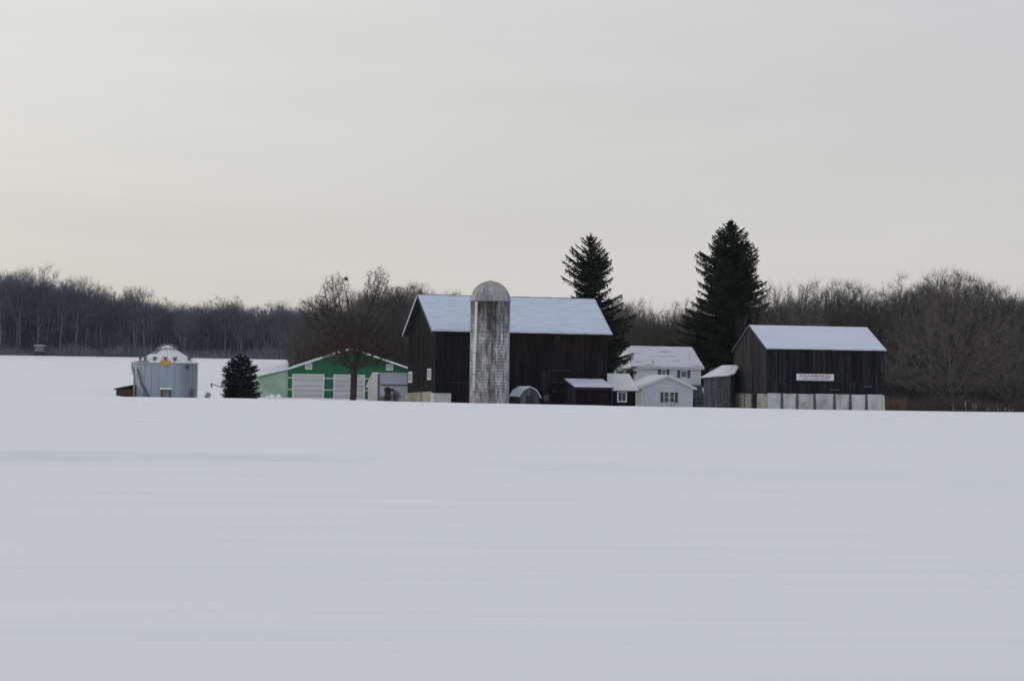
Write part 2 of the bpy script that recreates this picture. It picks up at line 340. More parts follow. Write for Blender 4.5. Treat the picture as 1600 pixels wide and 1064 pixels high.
def window(parent, x, y, z, wd, ht, rotz=0, bars=1, trim=.09, pane='pane', frame='trim_white', hbars=1, shutters=0, name='window', dep=.06):
    """window whose lower left corner (seen from outside) is at x, y, z; faces -y before rotation"""
    mb = MB()
    mb.box(0, trim, -dep, 0, 0, ht); mb.box(wd - trim, wd, -dep, 0, 0, ht)
    mb.box(trim, wd - trim, -dep, 0, ht - trim, ht); mb.box(trim, wd - trim, -dep - .01, 0, 0, trim)
    for i in range(bars):
        xx = trim + (wd - 2 * trim) * (i + 1) / (bars + 1); mb.box(xx - .022, xx + .022, -dep * .8, 0, trim, ht - trim)
    f = mb.build(name, MT[frame], parent, (x, y, z), rotz)
    for i in range(bars + 1):
        x0 = trim + (wd - 2 * trim) * i / (bars + 1) + .022; x1 = trim + (wd - 2 * trim) * (i + 1) / (bars + 1) - .022
        p = MB(); p.box(x0, x1, -.022, -.004, trim, ht - trim); p.build('pane', MT[pane], f)
        if hbars:
            p = MB()
            for q in range(hbars):
                zz = trim + (ht - 2 * trim) * (q + 1) / (hbars + 1); p.box(x0, x1, -dep * .7, -.024, zz - .018, zz + .018)
            p.build('glazing_bar', MT[frame], f)
    return f
def shutter(parent, x, y, z, wd, ht, rotz=0, m='shutter'):
    mb = MB(); mb.box(0, .05, -.05, -.004, 0, ht); mb.box(wd - .05, wd, -.05, -.004, 0, ht); mb.box(.05, wd - .05, -.05, -.004, ht - .05, ht); mb.box(.05, wd - .05, -.05, -.004, 0, .05)
    n = 9
    for i in range(n):
        z0 = .05 + (ht - .1) * i / n; mb.box(.05, wd - .05, -.035, -.004, z0 + .01, z0 + (ht - .1) / n - .012)
    return mb.build('shutter', MT[m], parent, (x, y, z), rotz)

# ------------------------------------------------------------ big black barn
def big_barn():
    b = empty('black_barn', (-8.65, 272, 0), 18, 'large black board barn with frosted roof behind the tall silo', 'barn')
    Lx, W, eave, ridge, wallL = 20.75, 12.0, 8.72, 12.98, 11.65
    mb = MB(); mb.prism([(0, -.6), (wallL, -.6), (wallL, 8.5), (6, 12.7), (0, 8.5)], 0, Lx, 'x'); mb.build('wall', MT['dark_inside'], b)
    prof = lambda v: 8.5 + (v / 6) * 4.2 if v < 6 else 12.7 - (v - 6) / (wallL - 6) * 4.2
    boards(left(), 0, wallL, lambda v: 1.84 - v / wallL * .3, prof, rag=.06).build('gable_siding', MT['barn_black'], b, kind='stuff')
    boards(front(), 0, 1.9, 1.75, 8.5, rag=.05).build('siding', MT['barn_black'], b, kind='stuff')
    boards(front(), 1.9, 9, -.3, 8.5, skip=((3.0, 7.2),), rag=.05).build('siding', MT['barn_black'], b, kind='stuff')
    boards(front(), 9, Lx, -.3, 6.6, skip=((13.95, 15.6),)).build('siding', MT['barn_black'], b, kind='stuff')
    boards(front(), 9, Lx, 6.58, 8.5, t=.045).build('upper_siding', MT['barn_rust'], b, kind='stuff')
    boards(front(), 3.0, 7.2, 2.9, 8.5).build('siding', MT['barn_black'], b, kind='stuff')
    boards(right(Lx), 0, wallL, -.3, prof).build('gable_siding', MT['barn_black'], b, kind='stuff')
    boards(front(-.035), 12.55, 13.7, 1.9, 4.45, t=.05).build('patch_boards', MT['barn_charcoal'], b, kind='stuff', label='paler upright patch boards on the barn front')
    # sliding doors with track
    m = boards(front(-.06), 13.98, 15.55, 1.9, 4.3, w=.26); d = m.build('sliding_door', MT['barn_black'], b)
    m = MB(); m.box(13.8, 16.4, -.16, -.02, 4.34, 4.46); m.build('door_track', MT['dark_wood'], b)
    for z in (1.92, 3.0):
        m = MB(); m.box(13.98, 15.55, -.10, -.062, z, z + .14); m.build('door_rail', MT['dark_wood'], d)
    m = boards(front(-.05), 3.1, 7.1, -.3, 2.75, w=.26); d = m.build('sliding_door', MT['barn_charcoal'], b, label='low charcoal sliding door near the silo foot')
    m = MB(); m.box(1.9, 7.3, -.18, -.01, 2.78, 2.9); m.build('door_track', MT['dark_wood'], b)
    # foundation
    m = MB(); m.box(-.16, 1.85, -.16, 1.2, -.5, 1.62); m.build('foundation_wall', MT['concrete'], b)
    xs = [1.2, 3.0, 4.9, 5.25, 7.2, 7.55, 9.2, 11.1, 11.8]
    for i in range(len(xs) - 1):
        if xs[i + 1] - xs[i] < .4: continue
        m = MB(); m.hexa([(-.18 - .02 * (i % 2), xs[i], -.5), (-.18 - .02 * (i % 2), xs[i+1] - .02, -.5), (.2, xs[i+1] - .02, -.5), (.2, xs[i], -.5),
                          (-.16 - .02 * (i % 2), xs[i], 1.84 - xs[i] * .026), (-.16 - .02 * (i % 2), xs[i+1] - .02, 1.84 - xs[i+1] * .026), (.2, xs[i+1] - .02, 1.84 - xs[i+1] * .026), (.2, xs[i], 1.84 - xs[i] * .026)])
        m.build('foundation_block', MT['tan_stone'], b)
    for v in (4.9, 7.2):
        m = MB(); m.box(-.1, .1, v, v + .35, -.5, 1.0); m.build('foundation_block', MT['tan_stone'], b)
    for y, z in ((11.0, 2.78), (3.0, 3.12)):
        window(b, -.03, y, z, 1.45, 1.28, -90, bars=1, hbars=1, trim=.16, pane='pane_pale', dep=.08)
    window(b, 12.9, -.05, .78, .82, .85, 0, bars=0, hbars=0, frame='barn_grey', pane='pane', trim=.06)
    # roof
    m = MB(); E, Rg, F = (-.38, 8.62), (6, 13.0), (12.2, 8.42)
    m.slab((-.55, E[0], E[1]), (21.25, E[0], E[1]), (21.25, Rg[0], Rg[1]), (-.55, Rg[0], Rg[1]), .14)
    m.build('roof', MT['dark_wood'], b)
    m = MB(); m.slab((-.55, F[0], F[1]), (21.25, F[0], F[1]), (21.25, 6.01, 12.995), (-.55, 6.01, 12.995), .14); r2 = m.build('roof', MT['dark_wood'], b)
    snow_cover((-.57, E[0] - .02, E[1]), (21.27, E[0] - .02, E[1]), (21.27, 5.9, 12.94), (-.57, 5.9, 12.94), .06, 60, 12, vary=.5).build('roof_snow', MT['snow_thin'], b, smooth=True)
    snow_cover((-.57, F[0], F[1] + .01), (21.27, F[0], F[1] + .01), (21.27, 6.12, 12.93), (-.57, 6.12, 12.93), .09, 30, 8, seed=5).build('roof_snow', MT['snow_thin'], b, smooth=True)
    m = MB()
    for i in range(24):
        x = -.5 + i * .907; m.box(x, x + .87, 5.9, 6.12, 12.955, 13.02 + .012 * (i % 3))
    m.build('ridge_cap', MT['steel_dark'], b)
    for y0, z0, y1, z1, rk in ((E[0], E[1], 6, 13.0, 'shed_grey'), (F[0], F[1], 6, 13.0, 'white_paint')):  # far rake is whitened for the light that falls on it
        m = MB(); m.slab((-.62, y0, z0), (-.575, y0, z0), (-.575, y1, z1), (-.62, y1, z1), .24); m.build('rake_board', MT[rk], b)
        m = MB(); m.slab((21.265, y0, z0), (21.30, y0, z0), (21.30, y1, z1), (21.265, y1, z1), .20); m.build('rake_board', MT['shed_grey'], b)
big_barn()

# ------------------------------------------------------------ silo
def silo():
    s = empty('stave_silo', (-2.45, 266, 0), 0, 'tall concrete stave silo with domed metal cap standing before the black barn', 'silo')
    r, H, D = 2.19, 11.85, 2.28
    stm = bpy.data.materials.new('concrete silo staves'); stm.use_nodes = True; t = stm.node_tree; b = t.nodes['Principled BSDF']
    def N(k): return t.nodes.new(k)
    c = N('ShaderNodeTexCoord'); mp1 = N('ShaderNodeMapping'); mp1.inputs['Scale'].default_value = (2.6, 2.6, .42); t.links.new(c.outputs['Object'], mp1.inputs[0])
    n = N('ShaderNodeTexNoise'); n.inputs['Scale'].default_value = 1.15; n.inputs['Detail'].default_value = 8; n.inputs['Roughness'].default_value = .72; t.links.new(mp1.outputs[0], n.inputs[0])
    sx = N('ShaderNodeSeparateXYZ'); t.links.new(c.outputs['Object'], sx.inputs[0])
    g = N('ShaderNodeMapRange'); g.inputs[1].default_value = 7.5; g.inputs[2].default_value = 11.8; g.inputs[3].default_value = -.03; g.inputs[4].default_value = .14; t.links.new(sx.outputs['Z'], g.inputs[0])
    # the run-off stain down the middle
    ab = N('ShaderNodeMath'); ab.operation = 'ADD'; ab.inputs[1].default_value = -.25; t.links.new(sx.outputs['X'], ab.inputs[0])
    ab2 = N('ShaderNodeMath'); ab2.operation = 'ABSOLUTE'; t.links.new(ab.outputs[0], ab2.inputs[0])
    st = N('ShaderNodeMapRange'); st.inputs[1].default_value = 0; st.inputs[2].default_value = .6; st.inputs[3].default_value = .10; st.inputs[4].default_value = 0; t.links.new(ab2.outputs[0], st.inputs[0])
    a1 = N('ShaderNodeMath'); a1.operation = 'ADD'; t.links.new(n.outputs[0], a1.inputs[0]); t.links.new(g.outputs[0], a1.inputs[1])
    a2 = N('ShaderNodeMath'); a2.operation = 'ADD'; t.links.new(a1.outputs[0], a2.inputs[0]); t.links.new(st.outputs[0], a2.inputs[1])
    rp = N('ShaderNodeValToRGB'); E = rp.color_ramp.elements
    E[0].position = .43; E[0].color = (.52, .51, .515, 1); E[1].position = .70; E[1].color = (.045, .046, .036, 1); e = E.new(.54); e.color = (.25, .245, .24, 1)
    t.links.new(a2.outputs[0], rp.inputs[0])
    isl = N('ShaderNodeNewGeometry'); q = N('ShaderNodeMapRange'); q.inputs[3].default_value = .68; q.inputs[4].default_value = 1.22; t.links.new(isl.outputs['Random Per Island'], q.inputs[0])
    sc = N('ShaderNodeVectorMath'); sc.operation = 'SCALE'; t.links.new(rp.outputs[0], sc.inputs[0]); t.links.new(q.outputs[0], sc.inputs['Scale']); t.links.new(sc.outputs[0], b.inputs['Base Color']); b.inputs['Roughness'].default_value = .9
    core = MB(); core.tube([(0, 0, -.5), (0, 0, H - .02)], r - .06, 48); core.build('silo_wall', MT['dark_wood'], s)
    mb = MB(); nst = 44; rnd = random.Random(4)
    for i in range(nst):
        a0 = 2 * math.pi * i / nst + .006; a1 = 2 * math.pi * (i + 1) / nst - .006
        z = -.5 + (.38 if i % 2 else 0) - .76
        while z < H:
            z0, z1 = max(z, -.5) + .012, min(z + .76, H) - .012
            if z1 > z0 + .05:
                ro = r + rnd.uniform(-.014, .014); ri = r - .06
                mb.hexa([(math.cos(a) * q, math.sin(a) * q, zz) for zz in (z0, z1) for a, q in ((a0, ri), (a1, ri), (a1, ro), (a0, ro))])
            z += .76
    mb.build('stave', stm, s, kind='stuff')
    # hoops: close together low down, wider near the top
    mh = MB(); mh.tube([(math.cos(t) * (r + .028), math.sin(t) * (r + .028), 0) for t in np.linspace(0, 2 * math.pi, 41)], .016, 4, cap=False); hm = mh.mesh('hoop', MT['hoop'])
    z = .2
    while z < H - .1:
        link('hoop', hm, s, (0, 0, z)); z += .33 if z < 7.3 else (.5 if z < 8.6 else .87)
    # dome of riveted gores
    gn = 20; gm = MB(); a0, a1 = -math.pi / gn, math.pi / gn
    for j in range(8):
        for k in range(2):
            p = []
            for jj, kk in ((j, k), (j, k + 1), (j + 1, k + 1), (j + 1, k)):
                ph = jj / 8 * math.pi / 2 * .97; aa = a0 + (a1 - a0) * kk / 2
                p.append((math.cos(aa) * math.cos(ph) * (r + .03), math.sin(aa) * math.cos(ph) * (r + .03), math.sin(ph) * D))
            gm.quad(*p)
    rib = [(math.cos(a1) * math.cos(j / 8 * math.pi / 2 * .97) * (r + .05), math.sin(a1) * math.cos(j / 8 * math.pi / 2 * .97) * (r + .05), math.sin(j / 8 * math.pi / 2 * .97) * D) for j in range(9)]
    gm.tube(rib, .022, 4); gme = gm.mesh('dome_panel', MT['dome'], fix=False)
    for i in range(gn):
        link('dome_panel', gme, s, (0, 0, H), 360 * i / gn)
    m = MB(); m.tube([(0, 0, H + D * .96), (0, 0, H + D + .08)], .34, 14, .2); m.build('dome_cap', MT['steel_bright'], s)
    m = MB(); m.tube([(math.cos(t) * (r + .05), math.sin(t) * (r + .05), H) for t in np.linspace(0, 2 * math.pi, 41)], .05, 6, cap=False); m.build('dome_rim', MT['steel_dark'], s)
    # snow caught on the seams and steps of the left gores
    m = MB(); rnd = random.Random(2)
    for a, p0, w_ in [(-135, .50, .14), (-135, .62, .13), (-128, .74, .12), (-128, .86, .12), (-120, 1.0, .12), (-120, .52, .13), (-118, .66, .13), (-112, .80, .12), (-105, 1.12, .2), (-92, .62, .24), (-93, .13, .07), (-93, .18, .05)]:
        aa = R(a); ph = p0
        for q in (-1, 1):
            pass
        c0 = Vector((math.cos(aa) * math.cos(ph) * (r + .05), math.sin(aa) * math.cos(ph) * (r + .05), H + math.sin(ph) * D)); t_ = Vector((-math.sin(aa), math.cos(aa), 0))
        m.bar(c0 - t_ * w_, c0 + t_ * w_, .07, .05)
    m.build('snow_patch', MT['snow_white'], s)
    m = MB(); c0 = Vector((-.06, -2.16, H + .34)); m.box(-.30, .18, -2.30, -2.12, H + .05, H + .62); m.build('dome_hatch', MT['dome'], s, label='small steel hatch at the foot of the dome')
    # white filling pipe
    m = MB(); m.tube([(-1.52, -1.86, 11.75), (-1.55, -1.88, 8.5), (-1.66, -1.84, 5), (-1.70, -1.80, 2.0)], .15, 10, .125); pp = m.build('filling_pipe', MT['pipe'], s, smooth=True)
    m = MB()
    for z in (11.1, 8.6, 6.1, 3.7): m.box(-1.84 - (11 - z) * .008, -1.34 - (11 - z) * .008, -2.0, -1.6, z, z + .05)
    m.build('pipe_clamp', MT['steel_dark'], s)
silo()

# ------------------------------------------------------------ small sheds round the big barn
def gambrel_shed():
    b = empty('gambrel_shed', (0.89, 268.5, 0), 15, 'small grey gambrel roofed shed tucked beside the silo foot', 'shed')
    P = [(0.02, 1.37), (.42, 2.10), (1.2, 2.50), (2.0, 2.10), (2.45, 1.30)]; Dp = 4.3
    m = MB(); m.prism([(.08, -.4), (2.38, -.4), (2.38, 1.3), (2.0, 2.04), (1.2, 2.44), (.42, 2.04), (.08, 1.33)], 0, Dp, 'y'); m.build('wall', MT['barn_grey'], b)
    pf = lambda x: float(np.interp(x, [p[0] for p in P], [p[1] for p in P])) - .07
    boards(front(), .08, 2.38, -.3, pf, w=.17, t=.02).build('siding', MT['shed_grey'], b, kind='stuff')
    boards(left(.08), 0, Dp, -.3, 1.3, w=.2, t=.02).build('siding', MT['barn_grey'], b, kind='stuff')
    boards(front(-.03), .85, 1.6, -.3, 1.5, w=.19, t=.03).build('door', MT['barn_grey'], b)
    Q = [(-.06, 1.33)] + P[1:4] + [(2.52, 1.24)]
    for i in range(4):
        (x0, z0), (x1, z1) = Q[i], Q[i + 1]
        m = MB(); m.slab((x0, -.12, z0), (x0, Dp, z0), (x1, Dp, z1), (x1, -.12, z1), .05); m.build('roof_panel', MT['dark_wood'], b)
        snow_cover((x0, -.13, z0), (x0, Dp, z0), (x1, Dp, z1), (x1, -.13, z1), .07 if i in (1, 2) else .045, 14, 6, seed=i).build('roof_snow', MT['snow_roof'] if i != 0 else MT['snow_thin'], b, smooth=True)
    m = MB()
    for (x0, z0), (x1, z1) in zip(Q[:-1], Q[1:]): m.bar((x0, -.14, z0 - .01), (x1, -.14, z1 - .01), .04, .08)
    m.build('rake_board', MT['white_paint'], b)
gambrel_shed()

def open_shed():
    b = empty('open_front_shed', (7.2, 273, 0), 18, 'low dark open fronted shed with a sloping snowy roof against the black barn', 'shed')
    zt = lambda v: 2.5 + v * .24
    m = MB(); m.prism([(0, -.5), (3.3, -.5), (3.3, zt(3.3)), (0, zt(0))], 0, .06, 'x'); m.build('wall', MT['shed_grey'], b)
    m = MB(); m.prism([(0, -.5), (3.3, -.5), (3.3, zt(3.3)), (0, zt(0))], 4.52, 4.6, 'x'); m.build('wall', MT['barn_charcoal'], b)
    m = MB(); m.box(.06, 4.52, 3.2, 3.28, -.5, 3.2); m.build('wall', MT['dark_inside'], b)
    boards(left(), 0, 3.3, -.3, lambda v: zt(v) - .02, w=.28).build('siding', MT['barn_grey'], b, kind='stuff')
    boards(front(.5), .1, 4.5, -.3, 2.35, w=.3).build('door', MT['barn_black'], b)  # black boards stand in for the darkness inside the open front
    for x in (0.0, 4.48): 
        m = MB(); m.box(x, x + .13, -.03, .1, -.5, 2.4); m.build('corner_post', MT['barn_grey'], b)
    m = MB(); m.box(.13, 4.48, -.02, .1, 2.25, 2.42); m.build('lintel', MT['dark_wood'], b)
    m = MB(); m.slab((-.1, -.25, 2.50), (4.7, -.25, 2.50), (4.6, 3.45, 3.42), (-.1, 3.45, 3.42), .1); m.build('roof', MT['dark_wood'], b)
    snow_cover((-.1, -.27, 2.5), (4.72, -.27, 2.5), (4.6, 3.45, 3.42), (-.1, 3.45, 3.42), .13, 26, 12, seed=3).build('roof_snow', MT['snow_roof'], b, smooth=True)
open_shed()

def milk_house():
    b = empty('low_black_outbuilding', (12.07, 281, 0), 18, 'low black outbuilding with one white framed window right of the open shed', 'outbuilding')
    m = MB(); m.prism([(0, -.5), (6, -.5), (6, 2.2), (3, 4.1), (0, 2.1)], -2.2, 2.62, 'x'); m.build('wall', MT['dark_inside'], b)
    boards(front(), -2.2, 2.62, -.3, 2.1).build('siding', MT['barn_charcoal'], b, kind='stuff')
    boards(right(2.62), 0, 6, -.3, lambda v: 2.1 + 2 * (1 - abs(v - 3) / 3)).build('gable_siding', MT['barn_charcoal'], b, kind='stuff')
    window(b, .33, -.05, .82, 1.22, 1.25, 0, bars=1, hbars=0, trim=.15)
    for y0, y1 in ((-.3, 3), (6.3, 3)):
        z0 = 2.12
        m = MB(); m.slab((-2.6, y0, z0), (2.95, y0, z0), (2.95, y1, 4.12), (-2.6, y1, 4.12), .1); m.build('roof', MT['dark_wood'], b)
        snow_cover((-2.6, y0, z0), (2.97, y0, z0), (2.97, y1, 4.12), (-2.6, y1, 4.12), .13, 24, 10, seed=y0).build('roof_snow', MT['snow_white'], b, smooth=True)
milk_house()

# ------------------------------------------------------------ farmhouse and its white annex
def annex():
    b = empty('white_annex', (15.57, 286, 0), 12, 'white gabled annex with a four part window in front of the two storey house', 'annex')
    Wd, Dp, ez, rz, xr = 6.25, 8.0, 2.62, 4.0, 3.1
    m = MB(); m.prism([(0, -.5), (Wd, -.5), (Wd, ez), (xr, rz - .05), (0, ez)], 0, Dp, 'y'); m.build('wall', MT['siding'], b)
    laps(front(), lambda z: (0, Wd) if z < ez else (xr * (z - ez) / (rz - ez), Wd - (Wd - xr) * (z - ez) / (rz - ez)), -.3, rz - .08).build('siding', MT['siding'], b, kind='stuff')
    laps(left(), lambda z: (0, Dp), -.3, ez).build('siding', MT['siding'], b, kind='stuff')
    m = MB(); m.box(-.05, .08, -.06, .06, -.3, ez); m.build('corner_trim', MT['trim_white'], b)
    m = MB(); m.box(Wd - .08, Wd + .05, -.06, .06, -.3, ez); m.build('corner_trim', MT['trim_white'], b)
    for x in (2.72, 3.42): window(b, x, -.03, .82, .62, 1.28, 0, bars=0, hbars=1, trim=.05, pane='pane_mid')
    for x in (2.30, 4.1): shutter(b, x, -.03, .84, .34, 1.2, m='shutter')
    zr = lambda x: float(np.interp(x, [-.72, xr, 6.75], [2.42, rz + .05, 2.5]))
    for x0, x1, s in ((-.72, xr, 'snow_white'), (6.75, xr, 'snow_white')):
        m = MB(); m.slab((x0, -.35, zr(x0)), (x0, Dp, zr(x0)), (x1, Dp, zr(x1)), (x1, -.35, zr(x1)), .1); m.build('roof', MT['trim_white'], b)
        snow_cover((x0, -.36, zr(x0)), (x0, Dp, zr(x0)), (x1, Dp, zr(x1)), (x1, -.36, zr(x1)), .13, 20, 10, seed=x0).build('roof_snow', MT[s], b, smooth=True)
    for x0, x1 in ((-.72, xr), (6.75, xr)):
        m = MB(); m.slab((x0, -.40, zr(x0) + .01), (x0, -.36, zr(x0) + .01), (x1, -.36, zr(x1) + .01), (x1, -.40, zr(x1) + .01), .17); m.build('rake_board', MT['trim_white'], b)
    m = MB()
    for x in (3.35, 3.75): m.bar((x, -.9, -.3), (x, -.9, .75), .05)
    m.build('porch_post', MT['brown_wood'], b)
annex()
def house():
    b = empty('white_farmhouse', (16.23, 312, 0), 18, 'white two storey farmhouse with dark shutters and a snowy shingle roof', 'house')
    Lx, W, ez, rz = 9.0, 8.0, 5.25, 7.95
    m = MB(); m.prism([(0, -.5), (W, -.5), (W, ez), (4, rz - .12), (0, ez)], 0, Lx, 'x'); m.build('wall', MT['siding'], b)
    laps(front(), lambda z: (0, Lx), 0, ez, h=.18).build('siding', MT['siding'], b, kind='stuff')
    laps(right(Lx), lambda z: (0, W) if z < ez else (4 * (z - ez) / (rz - ez), 8 - 4 * (z - ez) / (rz - ez)), 0, rz - .2, h=.18).build('siding', MT['siding'], b, kind='stuff')
    for x in (-.05, Lx - .1): m = MB(); m.box(x, x + .15, -.06, .05, 0, ez); m.build('corner_trim', MT['trim_white'], b)
    window(b, 3.45, -.03, 4.02, .72, .95, 0, bars=0, hbars=1, trim=.07, pane='pane_mid')
    shutter(b, 3.02, -.03, 4.02, .40, .97); shutter(b, 4.2, -.03, 4.02, .40, .97)
    window(b, 6.18, -.03, 3.95, .92, .88, 0, bars=0, hbars=0, trim=.08, pane='pane_mid')
    shutter(b, 5.72, -.03, 3.92, .40, .97); shutter(b, 7.15, -.03, 3.92, .40, .97)
    m = MB(); m.slab((-.9, -.38, 5.22), (9.4, -.38, 5.22), (9.4, 4, 8.0), (.7, 4, 8.0), .12); m.build('roof', MT['dark_wood'], b)
    m = MB(); m.slab((-.9, 8.4, 5.22), (9.4, 8.4, 5.22), (9.4, 4.01, 7.995), (.7, 4.01, 7.995), .12); m.build('roof', MT['dark_wood'], b)
    m = MB(); m.poly([(-.9, -.38, 5.1), (-.9, 8.4, 5.1), (.7, 4, 7.9)]); m.poly([(-.9, -.38, 5.22), (-.9, 8.4, 5.22), (.7, 4, 8.0)]); m.build('hip_roof', MT['snow_house'], b)
    snow_cover((-.9, -.40, 5.22), (9.42, -.40, 5.22), (9.42, 4, 8.0), (.7, 4, 8.0), .09, 50, 16, seed=8, vary=.8).build('roof_snow', MT['snow_house'], b, smooth=True)
    snow_cover((-.9, 8.4, 5.22), (9.42, 8.4, 5.22), (9.42, 4.1, 7.95), (.7, 4.1, 7.95), .1, 20, 8, seed=9).build('roof_snow', MT['snow_house'], b, smooth=True)
    m = MB(); m.box(-.05, 9.35, -.5, -.38, 5.06, 5.18); m.build('gutter', MT['trim_white'], b)
    # side wall under the left eave, coloured dark as its shade; snowy entrance roof
    m = MB(); m.prism([(1.2, -.5), (5, -.5), (5, 4.9), (1.2, 4.9)], -.9, -.02, 'x'); m.build('shaded_side_wall', MT['shutter'], b)
    snow_cover((-1.6, .4, 5.0), (-.95, .4, 5.0), (-.95, 2.4, 5.5), (-1.6, 2.4, 5.4), .12, 6, 6, seed=4).build('roof_snow', MT['snow_white'], b, smooth=True)
    m = MB(); m.slab((-1.6, .4, 5.0), (-.95, .4, 5.0), (-.95, 2.4, 5.5), (-1.6, 2.4, 5.4), .1); m.build('side_roof', MT['dark_wood'], b)
    m = MB(); m.slab((7.6, -1.6, 2.75), (9.5, -1.6, 2.75), (9.5, 0, 3.0), (7.6, 0, 3.0), .12); m.build('porch_roof', MT['shutter'], b)
    m = MB(); m.box(7.4, 9.25, -1.45, -.1, -.5, 2.72); m.build('dark_infill', MT['shutter'], b)  # dark box filling the gap under the porch roof
    m = MB(); m.prism([(8.55, 2.7), (9.1, 2.7), (9.1, 1.3)], -1.53, -1.47, 'y'); m.build('porch_brace', MT['siding'], b)
    m = MB(); m.tube([(7.9, 1.2, 5.9), (7.9, 1.2, 7.1)], .02, 4); m.bar((7.7, 1.2, 6.9), (8.1, 1.2, 6.9), .02); m.build('antenna', MT['steel_dark'], b)
    m = MB(); m.tube([(2.5, .4, 5.65), (2.5, .4, 6.05)], .09, 8); m.build('vent_pipe', MT['steel_dark'], b)
house()
def yard_fence():
    f = empty('board_fence', (21.8, 288, 0), 5, 'dark low board fence closing the gap between annex and grey shed', 'fence')
    for z in (.3, .75, 1.2):
        m = MB(); m.box(0, 3.4, -.03, .03, z, z + .14); m.build('rail', MT['barn_charcoal'], f)
    for x in (.1, 1.6, 3.2):
        m = MB(); m.box(x, x + .12, .03, .14, -.3, 1.45); m.build('post', MT['barn_charcoal'], f)
yard_fence()

# ------------------------------------------------------------ grey shed beside the strawberry barn
def grey_shed():
    b = empty('grey_board_shed', (24.83, 272, 0), -15, 'weathered grey board shed with thick white roof snow left of the second barn', 'shed')
    ztop = lambda x: 3.95 + x * .085
    m = MB(); m.hexa([(-3.05, 0, -.5), (0, 0, -.5), (0, 4, -.5), (-3.05, 4, -.5), (-3.05, 0, ztop(-3.05)), (0, 0, ztop(0)), (0, 4, 5.1), (-3.05, 4, 4.9)]); m.build('wall', MT['barn_grey'], b)
    boards(front(), -3.05, 0, -.3, ztop, w=.22, t=.025).build('siding', MT['shed_grey'], b, kind='stuff')
    boards(right(0), 0, 4, -.3, lambda v: 3.9 + v * .33, w=.26).build('siding', MT['shed_grey'], b, kind='stuff')
    m = MB(); m.slab((-3.35, -.2, 3.70), (-.08, -.2, 4.0), (.15, 3.2, 5.2), (-1.5, 3.2, 5.12), .1); m.build('roof', MT['dark_wood'], b)
    m = MB(); m.slab((-.08, -.2, 4.0), (.5, .3, 4.25), (.6, 3.2, 5.2), (.15, 3.2, 5.2), .1); m.build('roof', MT['dark_wood'], b)
    snow_cover((-3.38, -.22, 3.70), (-.08, -.22, 4.0), (.15, 3.2, 5.2), (-1.5, 3.2, 5.12), .2, 24, 12, seed=2, vary=.2).build('roof_snow', MT['snow_white'], b, smooth=True)
    snow_cover((-.08, -.22, 4.0), (.52, .3, 4.25), (.6, 3.2, 5.2), (.15, 3.2, 5.2), .2, 8, 8, seed=2, vary=.2).build('roof_snow', MT['snow_white'], b, smooth=True)
    m = MB(); m.bar((-1.25, -.35, .6), (-.35, -.35, 1.25), .05); m.build('leaning_stick', MT['tan_wood'], b)
grey_shed()

